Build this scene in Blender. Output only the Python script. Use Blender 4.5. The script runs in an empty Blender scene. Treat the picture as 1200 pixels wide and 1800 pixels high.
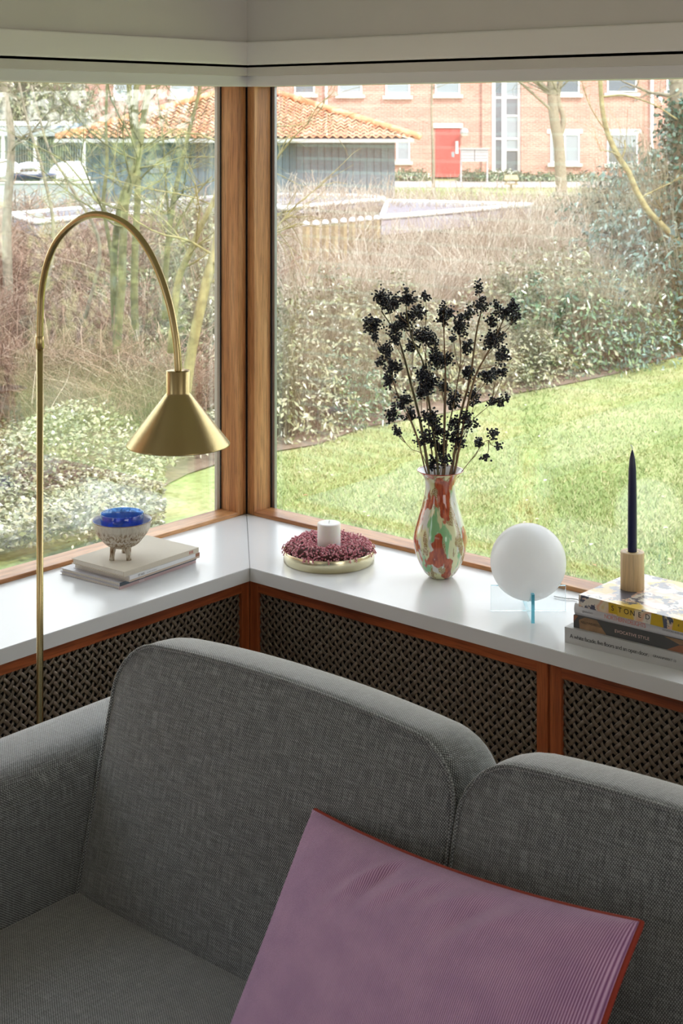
import bpy, bmesh, math, random
import numpy as np
from mathutils import Vector, Matrix

random.seed(7)
rng = np.random.default_rng(7)
SC = bpy.context.scene
COL = SC.collection
PI = math.pi

# ------------------------------------------------------------------ camera
F0 = 2632.0                       # focal length in pixels of the 1200 px wide frame
CAM = (3.172, -3.271, 1.8)
YAW = math.atan2(.649, .76)
cd = bpy.data.cameras.new('camera')
cam = bpy.data.objects.new('camera', cd)
COL.objects.link(cam)
cam.location = CAM
cam.rotation_euler = (PI / 2, 0, YAW)
cd.sensor_fit = 'HORIZONTAL'
cd.sensor_width = 24.0
cd.lens = F0 / 1200 * 24.0
cd.shift_y = -690 / 1200
cd.clip_start = .05
cd.clip_end = 400
cd.dof.use_dof = True
cd.dof.focus_distance = 3.5
cd.dof.aperture_fstop = 13
SC.camera = cam

# ------------------------------------------------------------------ world, sun, light, exposure
SC.view_settings.view_transform = 'Standard'
SC.view_settings.look = 'None'
SC.view_settings.gamma = 1
SC.view_settings.use_curve_mapping = False
SC.view_settings.exposure = 0.0
SC.cycles.transparent_max_bounces = 24
SC.cycles.max_bounces = 10

w = bpy.data.worlds.new('sky')
SC.world = w
w.use_nodes = True
nt = w.node_tree
nt.nodes.clear()
tc = nt.nodes.new('ShaderNodeTexCoord')
sep = nt.nodes.new('ShaderNodeSeparateXYZ')
rp = nt.nodes.new('ShaderNodeValToRGB')
rp.color_ramp.elements[0].position = 0.0
rp.color_ramp.elements[0].color = (1.0, .985, .96, 1)
rp.color_ramp.elements[1].position = 1.0
rp.color_ramp.elements[1].color = (.72, .82, 1.0, 1)
bg = nt.nodes.new('ShaderNodeBackground')
bg.inputs['Strength'].default_value = 3.7
wo = nt.nodes.new('ShaderNodeOutputWorld')
nt.links.new(tc.outputs['Generated'], sep.inputs[0])
nt.links.new(sep.outputs['Z'], rp.inputs[0])
nt.links.new(rp.outputs[0], bg.inputs['Color'])
nt.links.new(bg.outputs[0], wo.inputs[0])

sd = bpy.data.lights.new('sun', 'SUN')
sd.energy = 4.8
sd.angle = math.radians(6)
sd.color = (1.0, .95, .88)
sun = bpy.data.objects.new('sun', sd)
COL.objects.link(sun)
sun.rotation_euler = Vector((1.0, -.22, .95)).to_track_quat('Z', 'Y').to_euler()


def area(name, loc, target, sx, sy, power, color):
    ld = bpy.data.lights.new(name, 'AREA')
    ld.shape = 'RECTANGLE'
    ld.size = sx
    ld.size_y = sy
    ld.energy = power
    ld.color = color
    o = bpy.data.objects.new(name, ld)
    COL.objects.link(o)
    o.location = loc
    o.rotation_euler = (Vector(loc) - Vector(target)).to_track_quat('Z', 'Y').to_euler()
    return o


area('back_fill_light', (3.4, -6.4, 1.35), (3.0, 0, 1.5), 3.0, 1.8, 12, (1.0, .93, .86))  # added warm fill lamp before the solid back wall, no door there
area('east_fill_light', (6.45, -2.6, 1.4), (0, -1.6, 1.3), 2.4, 1.5, 33, (1.0, .965, .92))  # unseen fill lamp added to brighten the left beam and sill front
area('side_fill_light', (.25, -4.3, 1.35), (4.0, -2.6, .3), 1.5, 1.1, 11, (.9, .93, 1.0))  # cool fill lamp added by the closed part of the left wall

R2 = (.76, .649)
F2 = (-.649, .76)


def W(px, py, d):
    """world point at distance d that stands in the photograph's column px, row py"""
    l = (px - 600) / F0
    return Vector((CAM[0] + (F2[0] + R2[0] * l) * d, CAM[1] + (F2[1] + R2[1] * l) * d, CAM[2] - (py - 210) / F0 * d))


GZ = -.6                                                    # garden level


def G(px, py, z=GZ):
    return W(px, py, (CAM[2] - z) * F0 / (py - 210))


# ------------------------------------------------------------------ object helpers
def props(o, label=None, cat=None, group=None, kind=None):
    if label: o['label'] = label
    if cat: o['category'] = cat
    if group: o['group'] = group
    if kind: o['kind'] = kind
    return o


def empty(name, loc=(0, 0, 0), rz=0, label=None, cat=None, group=None, kind=None):
    o = bpy.data.objects.new(name, None)
    COL.objects.link(o)
    o.location = loc
    o.rotation_euler = (0, 0, rz)
    o.empty_display_size = .1
    return props(o, label, cat, group, kind)


def setmat(me, mat):
    if mat is None: return
    for m in (mat if isinstance(mat, (list, tuple)) else [mat]):
        me.materials.append(m)


def link(name, me, mat=None, parent=None, loc=None, smooth=False):
    setmat(me, mat)
    if smooth:
        me.polygons.foreach_set('use_smooth', [True] * len(me.polygons))
    o = bpy.data.objects.new(name, me)
    COL.objects.link(o)
    if parent is not None: o.parent = parent
    if loc is not None: o.location = loc
    return o


def mesh(name, V, F, mat=None, parent=None, loc=None, smooth=False, mi=None, uv=None):
    me = bpy.data.meshes.new(name)
    me.from_pydata([tuple(v) for v in V], [], [tuple(f) for f in F])
    o = link(name, me, mat, parent, loc, smooth)
    if mi is not None:
        me.polygons.foreach_set('material_index', list(mi))
    if uv is not None:
        l = me.uv_layers.new(name='UVMap')
        idx = np.empty(len(me.loops), dtype=np.int32)
        me.loops.foreach_get('vertex_index', idx)
        l.data.foreach_set('uv', np.asarray(uv, dtype=np.float32)[idx].ravel())
    me.update()
    return o


def npmesh(name, V, F):
    """V (n,3), F (m,k) numpy arrays -> mesh data"""
    me = bpy.data.meshes.new(name)
    V = np.asarray(V, dtype=np.float32); F = np.asarray(F, dtype=np.int32)
    me.vertices.add(len(V)); me.vertices.foreach_set('co', V.ravel())
    m, k = F.shape
    me.loops.add(m * k); me.loops.foreach_set('vertex_index', F.ravel())
    me.polygons.add(m); me.polygons.foreach_set('loop_start', np.arange(m, dtype=np.int32) * k)
    me.update(calc_edges=True)
    return me


def bm_obj(name, bm, mat=None, parent=None, loc=None, smooth=False):
    me = bpy.data.meshes.new(name)
    bm.to_mesh(me)
    bm.free()
    return link(name, me, mat, parent, loc, smooth)


def box(name, lo, hi, mat=None, parent=None, bevel=0, seg=2, smooth=None):
    bm = bmesh.new()
    bmesh.ops.create_cube(bm, size=1)
    for v in bm.verts:
        v.co = Vector([lo[i] + (v.co[i] + .5) * (hi[i] - lo[i]) for i in range(3)])
    if bevel:
        bmesh.ops.bevel(bm, geom=bm.edges[:], offset=bevel, segments=seg, profile=.6, affect='EDGES')
    return bm_obj(name, bm, mat, parent, None, bool(bevel and seg > 2) if smooth is None else smooth)


def lathe(name, prof, mat=None, parent=None, loc=None, n=48, smooth=True, cap=True, dent=None):
    V, F = [], []
    for j, (r, z) in enumerate(prof):
        for i in range(n):
            a = 2 * PI * i / n
            rr = r + (dent(a, z, r) if dent else 0)
            V.append((rr * math.cos(a), rr * math.sin(a), z))
    for j in range(len(prof) - 1):
        for i in range(n):
            k = (i + 1) % n
            F.append((j * n + i, j * n + k, (j + 1) * n + k, (j + 1) * n + i))
    if cap:
        F.append(tuple(range(n - 1, -1, -1)))
        b = (len(prof) - 1) * n
        F.append(tuple(b + i for i in range(n)))
    o = mesh(name, V, F, mat, parent, loc, smooth)
    return o


def tubes(P, Rr, sides=3, ref=(.37, .61, .7)):
    """P (n,k,3) paths, Rr (n,k) radii -> V, F (quads)"""
    P = np.asarray(P, float); Rr = np.asarray(Rr, float)
    n, k, _ = P.shape
    T = np.empty_like(P)
    T[:, 1:-1] = P[:, 2:] - P[:, :-2]
    T[:, 0] = P[:, 1] - P[:, 0]; T[:, -1] = P[:, -1] - P[:, -2]
    T /= np.linalg.norm(T, axis=2, keepdims=True) + 1e-9
    r = np.asarray(ref, float); r /= np.linalg.norm(r)
    A = np.cross(T, r); A /= np.linalg.norm(A, axis=2, keepdims=True) + 1e-9
    B = np.cross(T, A)
    ang = np.arange(sides) * 2 * PI / sides
    V = P[:, :, None, :] + Rr[:, :, None, None] * (np.cos(ang)[None, None, :, None] * A[:, :, None, :] + np.sin(ang)[None, None, :, None] * B[:, :, None, :])
    V = V.reshape(-1, 3)
    base = (np.arange(n)[:, None, None] * k + np.arange(k - 1)[None, :, None]) * sides
    s = np.arange(sides)[None, None, :]; s2 = (s + 1) % sides
    F = np.stack([base + s, base + s2, base + sides + s2, base + sides + s], axis=-1).reshape(-1, 4)
    return V, F


def smooth_path(pts, m):
    """Catmull-Rom through pts with m samples per span"""
    p = [np.array(q, float) for q in pts]
    p = [2 * p[0] - p[1]] + p + [2 * p[-1] - p[-2]]
    out = []
    for i in range(1, len(p) - 2):
        for t in np.linspace(0, 1, m, endpoint=False):
            a, b, c, d = p[i - 1], p[i], p[i + 1], p[i + 2]
            out.append(.5 * ((2 * b) + (-a + c) * t + (2 * a - 5 * b + 4 * c - d) * t * t + (-a + 3 * b - 3 * c + d) * t ** 3))
    out.append(p[-2])
    return np.array(out)


def tube(name, pts, r, mat, parent=None, m=8, sides=16, caps=True, closed=False):
    P = smooth_path(pts, m) if m > 1 else np.array([tuple(p) for p in pts], float)
    rr = np.full(len(P), r) if np.isscalar(r) else np.interp(np.linspace(0, 1, len(P)), np.linspace(0, 1, len(r)), r)
    # parallel transport frame
    T = np.gradient(P, axis=0); T /= np.linalg.norm(T, axis=1)[:, None]
    up = np.array([0, 0, 1.]) if abs(T[0][2]) < .9 else np.array([0, 1., 0])
    A = np.cross(T[0], up); A /= np.linalg.norm(A)
    V, F = [], []
    for i in range(len(P)):
        A = A - T[i] * A.dot(T[i]); A /= np.linalg.norm(A)
        B = np.cross(T[i], A)
        for s in range(sides):
            a = 2 * PI * s / sides
            V.append(P[i] + rr[i] * (math.cos(a) * A + math.sin(a) * B))
    for i in range(len(P) - 1):
        for s in range(sides):
            k = (s + 1) % sides
            F.append((i * sides + s, i * sides + k, (i + 1) * sides + k, (i + 1) * sides + s))
    if caps:
        F.append(tuple(range(sides - 1, -1, -1)))
        F.append(tuple((len(P) - 1) * sides + i for i in range(sides)))
    return mesh(name, V, F, mat, parent, None, True)


# ------------------------------------------------------------------ materials
def new_mat(name):
    m = bpy.data.materials.new(name)
    m.use_nodes = True
    t = m.node_tree
    return m, t, t.nodes['Principled BSDF'], t.nodes, t.links


def plain(name, col, rough=.5, metal=0, coat=0, spec=.5, noise=0, nscale=30, bump=0, bscale=200):
    m, t, b, N, L = new_mat(name)
    b.inputs['Base Color'].default_value = (*col, 1)
    b.inputs['Roughness'].default_value = rough
    b.inputs['Metallic'].default_value = metal
    b.inputs['Coat Weight'].default_value = coat
    b.inputs['Specular IOR Level'].default_value = spec
    c = N.new('ShaderNodeTexCoord')
    if noise:
        n = N.new('ShaderNodeTexNoise'); n.inputs['Scale'].default_value = nscale; n.inputs['Detail'].default_value = 5
        L.new(c.outputs['Object'], n.inputs['Vector'])
        r = N.new('ShaderNodeValToRGB')
        r.color_ramp.elements[0].position = .3; r.color_ramp.elements[1].position = .7
        r.color_ramp.elements[0].color = (*[x * (1 - noise) for x in col], 1)
        r.color_ramp.elements[1].color = (*[min(1, x * (1 + noise)) for x in col], 1)
        L.new(n.outputs['Fac'], r.inputs[0]); L.new(r.outputs[0], b.inputs['Base Color'])
    if bump:
        n = N.new('ShaderNodeTexNoise'); n.inputs['Scale'].default_value = bscale
        L.new(c.outputs['Object'], n.inputs['Vector'])
        bp = N.new('ShaderNodeBump'); bp.inputs['Strength'].default_value = bump; bp.inputs['Distance'].default_value = .002
        L.new(n.outputs['Fac'], bp.inputs['Height']); L.new(bp.outputs[0], b.inputs['Normal'])
    return m


def ramp(N, stops):
    r = N.new('ShaderNodeValToRGB')
    e = r.color_ramp.elements
    while len(e) < len(stops): e.new(.5)
    for q, (p, c) in zip(e, stops):
        q.position = p; q.color = (*c, 1)
    return r


def wood(name, c0, c1, c2, axis='Z', scale=1.0, rough=.4, fine=1.0):
    m, t, b, N, L = new_mat(name)
    tcn = N.new('ShaderNodeTexCoord')
    mp = N.new('ShaderNodeMapping')
    s = {'X': (1.5, 26, 26), 'Y': (26, 1.5, 26), 'Z': (26, 26, 1.5)}[axis]
    mp.inputs['Scale'].default_value = [q * scale for q in s]
    L.new(tcn.outputs['Object'], mp.inputs['Vector'])
    n = N.new('ShaderNodeTexNoise'); n.inputs['Scale'].default_value = 1.0; n.inputs['Detail'].default_value = 6; n.inputs['Distortion'].default_value = .6
    L.new(mp.outputs[0], n.inputs['Vector'])
    r = ramp(N, [(.3, c0), (.5, c1), (.7, c2)])
    L.new(n.outputs['Fac'], r.inputs[0])
    mp2 = N.new('ShaderNodeMapping')
    s2 = {'X': (14, 420, 420), 'Y': (420, 14, 420), 'Z': (420, 420, 14)}[axis]
    mp2.inputs['Scale'].default_value = s2
    L.new(tcn.outputs['Object'], mp2.inputs['Vector'])
    n2 = N.new('ShaderNodeTexNoise'); n2.inputs['Scale'].default_value = 1.0; n2.inputs['Detail'].default_value = 3
    L.new(mp2.outputs[0], n2.inputs['Vector'])
    r2 = ramp(N, [(.36, (.62, .6, .58)), (.52, (1, 1, 1))])
    L.new(n2.outputs['Fac'], r2.inputs[0])
    mx = N.new('ShaderNodeMix'); mx.data_type = 'RGBA'; mx.blend_type = 'MULTIPLY'; mx.inputs['Factor'].default_value = fine
    L.new(r.outputs[0], mx.inputs['A']); L.new(r2.outputs[0], mx.inputs['B'])
    L.new(mx.outputs['Result'], b.inputs['Base Color'])
    b.inputs['Roughness'].default_value = rough
    b.inputs['Coat Weight'].default_value = .15
    b.inputs['Coat Roughness'].default_value = .3
    bp = N.new('ShaderNodeBump'); bp.inputs['Strength'].default_value = .25; bp.inputs['Distance'].default_value = .001
    L.new(n2.outputs['Fac'], bp.inputs['Height']); L.new(bp.outputs[0], b.inputs['Normal'])
    return m


def fabric(name, dark, mid, light):
    """woven melange wool; the UVs of the pieces are in metres"""
    m, t, b, N, L = new_mat(name)
    tcn = N.new('ShaderNodeTexCoord')

    def wave(rot, period, dist):
        mp = N.new('ShaderNodeMapping'); mp.inputs['Rotation'].default_value = (0, 0, rot)
        L.new(tcn.outputs['UV'], mp.inputs['Vector'])
        wv = N.new('ShaderNodeTexWave'); wv.bands_direction = 'X'
        wv.inputs['Scale'].default_value = 2 * PI / 20 / period; wv.inputs['Distortion'].default_value = dist
        wv.inputs['Detail'].default_value = 1; wv.inputs['Detail Scale'].default_value = .6
        L.new(mp.outputs[0], wv.inputs['Vector'])
        return wv.outputs['Fac']

    def math_(op, x, y):
        q = N.new('ShaderNodeMath'); q.operation = op
        for i, v in enumerate((x, y)):
            if isinstance(v, (int, float)): q.inputs[i].default_value = v
            else: L.new(v, q.inputs[i])
        return q.outputs[0]
    w1_, w2_ = wave(.55, .0030, 1.2), wave(-.95, .0034, 1.2)
    weave = math_('MULTIPLY', w1_, w2_)
    ns = []
    for sc in ((650, 45, 1), (45, 650, 1)):
        mp = N.new('ShaderNodeMapping'); mp.inputs['Scale'].default_value = sc
        L.new(tcn.outputs['UV'], mp.inputs['Vector'])
        n = N.new('ShaderNodeTexNoise'); n.inputs['Scale'].default_value = .6; n.inputs['Detail'].default_value = 2
        L.new(mp.outputs[0], n.inputs['Vector']); ns.append(n.outputs['Fac'])
    mel = math_('ADD', ns[0], ns[1])
    val = math_('ADD', math_('MULTIPLY', weave, .75), math_('MULTIPLY', math_('SUBTRACT', mel, 1.0), .55))
    r = ramp(N, [(.0, dark), (.24, mid), (.70, light)])
    L.new(val, r.inputs[0])
    L.new(r.outputs[0], b.inputs['Base Color'])
    b.inputs['Roughness'].default_value = .9
    b.inputs['Specular IOR Level'].default_value = .15
    b.inputs['Sheen Weight'].default_value = 1.0
    b.inputs['Sheen Roughness'].default_value = .45
    bp = N.new('ShaderNodeBump'); bp.inputs['Strength'].default_value = .6; bp.inputs['Distance'].default_value = .0012
    L.new(val, bp.inputs['Height']); L.new(bp.outputs[0], b.inputs['Normal'])
    return m


def box_uv(o):
    """box-projected UVs in metres for cloth pieces"""
    me = o.data
    l = me.uv_layers.new(name='UVMap')
    for pg in me.polygons:
        n = pg.normal; ax = max(range(3), key=lambda i: abs(n[i]))
        i0, i1 = ((1, 2), (0, 2), (0, 1))[ax]
        for li in pg.loop_indices:
            c = me.vertices[me.loops[li].vertex_index].co
            l.data[li].uv = (c[i0], c[i1])
    return o


def clear_glass(name, tint=(.985, .995, .99), r0=.045, gain=1.0):
    """thin clear glass face: Schlick reflection, straight transmission"""
    m, t, b, N, L = new_mat(name)
    N.remove(b)
    out = N['Material Output']
    g = N.new('ShaderNodeNewGeometry')
    dt = N.new('ShaderNodeVectorMath'); dt.operation = 'DOT_PRODUCT'
    L.new(g.outputs['Normal'], dt.inputs[0]); L.new(g.outputs['Incoming'], dt.inputs[1])
    ab = N.new('ShaderNodeMath'); ab.operation = 'ABSOLUTE'; L.new(dt.outputs['Value'], ab.inputs[0])
    sb = N.new('ShaderNodeMath'); sb.operation = 'SUBTRACT'; sb.inputs[0].default_value = 1; L.new(ab.outputs[0], sb.inputs[1])
    pw = N.new('ShaderNodeMath'); pw.operation = 'POWER'; pw.inputs[1].default_value = 5; L.new(sb.outputs[0], pw.inputs[0])
    ma = N.new('ShaderNodeMath'); ma.operation = 'MULTIPLY_ADD'; ma.inputs[1].default_value = (1 - r0) * gain; ma.inputs[2].default_value = r0 * gain
    L.new(pw.outputs[0], ma.inputs[0])
    tr = N.new('ShaderNodeBsdfTransparent'); tr.inputs[0].default_value = (*tint, 1)
    gl = N.new('ShaderNodeBsdfGlossy'); gl.inputs['Roughness'].default_value = 0.0
    gl.inputs['Color'].default_value = (.97, 1, .98, 1)
    mx = N.new('ShaderNodeMixShader')
    L.new(ma.outputs[0], mx.inputs[0]); L.new(tr.outputs[0], mx.inputs[1]); L.new(gl.outputs[0], mx.inputs[2])
    L.new(mx.outputs[0], out.inputs['Surface'])
    return m


def island_mat(name, stops, rough=.4, spec=.5, coat=0, transl=0, sheen=0):
    m, t, b, N, L = new_mat(name)
    gm = N.new('ShaderNodeNewGeometry')
    r = ramp(N, stops)
    L.new(gm.outputs['Random Per Island'], r.inputs[0]); L.new(r.outputs[0], b.inputs['Base Color'])
    b.inputs['Roughness'].default_value = rough; b.inputs['Coat Weight'].default_value = coat; b.inputs['Specular IOR Level'].default_value = spec
    if transl:
        tr = N.new('ShaderNodeBsdfTranslucent'); L.new(r.outputs[0], tr.inputs['Color'])
        mx = N.new('ShaderNodeMixShader'); mx.inputs[0].default_value = transl
        L.new(b.outputs[0], mx.inputs[1]); L.new(tr.outputs[0], mx.inputs[2]); L.new(mx.outputs[0], N['Material Output'].inputs['Surface'])
    return m



M = {}
M['paint'] = plain('warm_white_paint', (.68, .655, .61), .6, noise=.02, nscale=8)
M['beam'] = plain('white_beam_paint', (.85, .83, .79), .5)
M['valance'] = plain('white_blind_box', (.80, .80, .79), .45)
M['seam'] = plain('dark_gap', (.03, .025, .02), .8)
M['sill'] = plain('white_laminate', (.745, .75, .75), .22, spec=.5, noise=.01, nscale=4)
TK = ((.38, .145, .050), (.62, .29, .11), (.78, .43, .20))
M['teakZ'] = wood('oiled_teak_upright', *TK, 'Z')
M['teakX'] = wood('oiled_teak_along_x', *TK, 'X')
M['teakY'] = wood('oiled_teak_along_y', *TK, 'Y')
RD = ((.21, .045, .014), (.40, .10, .028), (.52, .155, .048))
M['redZ'] = wood('red_brown_wood_upright', *RD, 'Z')
M['redX'] = wood('red_brown_wood_along_x', *RD, 'X')
M['redY'] = wood('red_brown_wood_along_y', *RD, 'Y')
M['lattice'] = plain('dark_brown_lattice', (.20, .16, .12), .36, metal=.3, noise=.3, nscale=60)
M['black'] = plain('black_inside', (.012, .011, .01), .9)
M['fabric'] = fabric('grey_melange_wool', (.045, .050, .052), (.185, .205, .212), (.62, .66, .675))
M['brass'] = plain('brushed_brass', (.50, .40, .20), .27, metal=1, noise=.06, nscale=12)
M['brass_dark'] = plain('aged_brass', (.42, .33, .16), .3, metal=1)
M['bulb'] = plain('frosted_bulb', (.85, .85, .82), .35)
M['alu'] = plain('grey_aluminium', (.42, .43, .45), .35, metal=.8)
M['gasket'] = plain('black_gasket', (.02, .02, .022), .6)
M['cream'] = plain('cream_bead', (.70, .68, .60), .5)
M['glass'] = clear_glass('window_glass', (.992, .996, .990), gain=1.7)
M['floor'] = wood('oak_floor', (.30, .19, .10), (.40, .27, .16), (.48, .34, .21), 'X', 1.0, .4)

# ------------------------------------------------------------------ room shell
S = .603          # sill top
SB = .567         # sill underside
SD = .39          # sill depth


def struct(o):
    o['kind'] = 'structure'
    return o


def wall(name, lo, hi, mat='paint'):
    return struct(box(name, lo, hi, M[mat]))


struct(box('floor', (-.1, -6.6, -.1), (6.7, .1, 0), M['floor']))
struct(box('ceiling', (-.35, -6.75, 2.42), (6.85, .35, 2.6), M['paint']))
for nm, cut in (('wall_left', [((-.12, -2.7, -.6), (0, .0, SB)), ((-.12, -6.6, -.6), (0, -2.7, 2.42)), ((-.12, -2.7, 1.93), (.05, .0, 2.42))]),
                ('wall_right', [((-.12, 0, -.6), (3.1, .12, SB)), ((3.1, 0, -.6), (6.6, .12, 2.42)), ((-.12, -.05, 1.93), (3.1, .12, 2.42))])):
    root = struct(empty(nm))
    for lo, hi in cut:
        box('wall_face', lo, hi, M['paint'], root)
wall('wall_back', (0, -6.72, -.1), (6.6, -6.6, 2.42))
wall('wall_side', (6.6, -6.72, -.1), (6.72, .12, 2.42))

# header beams and blind boxes above the glass
for nm, lo, hi in (('trim_1', (.0, -2.8, 1.962), (.065, 0, 2.031)), ('trim_2', (.0, -.065, 1.962), (3.2, .0, 2.031))):
    o = struct(box(nm, lo, hi, M['beam'], None, .006, 3))
for nm, lo, hi in (('trim_3', (-.02, -2.8, 1.955), (.05, 0, 1.9625)), ('trim_4', (-.02, -.05, 1.955), (3.2, 0.02, 1.9625))):
    struct(box(nm, lo, hi, M['seam']))
for nm, lo, hi in (('trim_5', (-.05, -2.8, 1.899), (.022, 0, 1.9605)), ('trim_6', (-.05, -.022, 1.899), (3.2, .05, 1.9605))):
    struct(box(nm, lo, hi, M['valance'], None, .003, 2))

# sill boards, mitred at the corner
def prism(name, poly, z0, z1, mat, parent=None, bevel=0):
    bm = bmesh.new()
    vs = [bm.verts.new((x, y, z0)) for x, y in poly]
    f = bm.faces.new(vs)
    r = bmesh.ops.extrude_face_region(bm, geom=[f])
    for v in r['geom']:
        if isinstance(v, bmesh.types.BMVert): v.co.z = z1
    bmesh.ops.recalc_face_normals(bm, faces=bm.faces[:])
    if bevel: bmesh.ops.bevel(bm, geom=bm.edges[:], offset=bevel, segments=2, affect='EDGES')
    return bm_obj(name, bm, mat, parent)


g = .0006
props(prism('window_sill', [(0, -2.8), (SD, -2.8), (SD, -SD - g), (0, -g)], SB, S, M['sill'], None, .0012),
      kind='structure')
props(prism('window_sill', [(g, 0), (SD + g, -SD), (3.2, -SD), (3.2, 0)], SB, S, M['sill'], None, .0012),
      kind='structure')

# windows: wooden frame, reveal, bead, double glazing
ZT = 1.955


def window(name, left):
    root = struct(empty(name))
    L_ = 2.7 if left else 3.1

    def bx(part, a0, a1, o0, o1, z0, z1, mat, bev=.0025):
        # a: distance along the wall from the corner, o: depth outwards
        if left:
            lo, hi = (-o1, -a1, z0), (-o0, -a0, z1)
        else:
            lo, hi = (a0, o0, z0), (a1, o1, z1)
        return box(part, lo, hi, M[mat], root, bev, 2)
    al = 'teakY' if left else 'teakX'
    w1 = .037 if left else .032
    bx('corner_post', .012, w1, .0, .072, S + .0, ZT, 'teakZ')
    bx('post_groove', .0, .013, .004, .08, S, ZT, 'teakZ', .001)
    bx('bottom_rail', w1, L_, 0, .074, SB + .0, S + .011, al)
    bx('top_rail', .0, L_, .03, .10, 1.90, 1.95, al)
    bx('end_post', L_ - .05, L_, 0, .09, S + .011, ZT, 'teakZ')
    bead = 'cream' if left else 'alu'
    bx('glazing_bead', w1, w1 + .014, .075, .086, S, ZT, bead, .001)
    bx('glazing_bead', w1, L_, .0745, .086, SB, S + .006, 'alu', .001)
    bx('gasket', w1 - .001, w1 + .0025, .0715, .0755, S, ZT, 'gasket', 0)
    bx('outer_frame', -.10, w1 + .001, .0905, .10, SB - .02, ZT, 'cream' if left else 'alu', .001)
    bx('outer_sill', -.1, L_, .09, .16, SB - .06, S - .030, 'alu', .002)
    for k, o0 in enumerate((.092, .108)):
        bx('glass_pane', w1, L_, o0, o0 + .004, S - .005, ZT, 'glass', 0)
    return root


window('window_1', True)
window('window_2', False)

# ------------------------------------------------------------------ radiator covers with woven lattice
def strip_mesh(W_, H_, pitch, wd, th):
    """diagonal basket weave of flat slats filling 0..W_ x 0..H_"""
    V, F = [], []
    amp = th * .75
    for d in (0, 1):
        n = int((W_ + H_) / (pitch * math.sqrt(2))) + 1
        for i in range(n + 1):
            c = (i + .5) * pitch * math.sqrt(2)
            # d=0: x - z = c - H_ ; d=1: x + z = c
            if d == 0:
                x0 = max(0, c - H_); z0 = x0 - (c - H_)
                x1 = min(W_, c); z1 = x1 - (c - H_)
            else:
                x0 = max(0, c - H_); z0 = c - x0
                x1 = min(W_, c); z1 = c - x1
            ln = math.hypot(x1 - x0, z1 - z0)
            if ln < pitch: continue
            m = max(2, int(ln / (pitch / 2)))
            dx, dz = (x1 - x0) / ln, (z1 - z0) / ln
            nx, nz = -dz, dx
            b = len(V)
            for k in range(m + 1):
                t = ln * k / m
                x, z = x0 + dx * t, z0 + dz * t
                # over and under: phase from the crossing index of the other set
                q = (x + z) / (pitch * math.sqrt(2)) if d == 0 else (x - z + H_) / (pitch * math.sqrt(2))
                y = amp * math.cos(PI * (q - .5 + i)) * (1 if d == 0 else -1) * 1
                if d == 1: y = amp * math.cos(PI * (q - .5 + i)) * -1
                for s, yy in ((-1, -th * .15), (-.45, -th / 2), (.45, -th / 2), (1, -th * .15), (0, th / 2)):
                    V.append((x + nx * wd / 2 * s, y + yy, z + nz * wd / 2 * s))
            for k in range(m):
                for s in range(5):
                    s2 = (s + 1) % 5
                    F.append((b + k * 5 + s, b + k * 5 + s2, b + (k + 1) * 5 + s2, b + (k + 1) * 5 + s))
    return V, F


LV, LF = strip_mesh(.90, .46, .0168, .0098, .0030)
latt = None


def radiator_panel(start, left, label):
    """start: distance along the wall from the corner line at which the unit begins"""
    global latt
    if left:
        root = empty('radiator_cover', (SD - .016, -start, 0), -PI / 2, label, 'radiator cover', 'radiator covers under the sill')
    else:
        root = empty('radiator_cover', (start, -SD + .016, 0), 0, label, 'radiator cover', 'radiator covers under the sill')
    # local x along the wall away from the corner; local y to the wall (mirrored for the left run)
    sy = 1
    hx = 'redX'
    Wd = .945

    def bx(part, x0, x1, y0, y1, z0, z1, mat, bev=.0015):
        if left:
            y0, y1 = -y1, -y0          # local +y is world +x for rz=-90: keep the room side at +x
        return box(part, (x0, y0, z0), (x1, y1, z1), M[mat], root, bev, 2)
    bx('stile', 0, .030, 0, .022, .03, SB - .002, 'redZ')
    bx('stile', Wd - .034, Wd - .004, 0, .022, .03, SB - .002, 'redZ')
    bx('top_rail', .030, Wd - .034, 0.001, .021, .535, SB - .007, hx)
    bx('top_strip', .030, Wd - .034, -.003, .012, SB - .0065, SB - .001, hx, .001)
    bx('bottom_rail', .030, Wd - .034, 0.001, .021, .03, .085, hx)
    bx('cover_strip', Wd - .0035, Wd + .0005, .004, .02, .03, SB - .002, 'redZ', 0)
    bx('back_board', .02, Wd - .02, .055, .06, .05, SB - .01, 'black', 0)
    if latt is None:
        me = bpy.data.meshes.new('lattice')
        me.from_pydata(LV, [], LF)
        me.materials.append(M['lattice'])
        me.polygons.foreach_set('use_smooth', [True] * len(me.polygons))
        latt = me
    o = bpy.data.objects.new('lattice', latt)
    COL.objects.link(o)
    o.parent = root
    o['kind'] = 'stuff'
    if left:
        o.location = (.02, -.011, .081); o.scale = (1, -1, 1)
    else:
        o.location = (.02, .011, .081); o.scale = (1, 1, 1)
    return root


radiator_panel(SD - .016, True, 'lattice radiator cover under the left sill, beside the brass lamp pole')
radiator_panel(SD - .016 + .947, True, 'lattice radiator cover at the far left end, behind the sofa arm')
radiator_panel(SD - .016, False, 'lattice radiator cover right of the inner corner, below tray and vase')
radiator_panel(SD - .016 + .947, False, 'lattice radiator cover below the book stack with the blue candle')
radiator_panel(SD - .016 + 1.894, False, 'lattice radiator cover furthest right, outside the picture edge')

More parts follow.
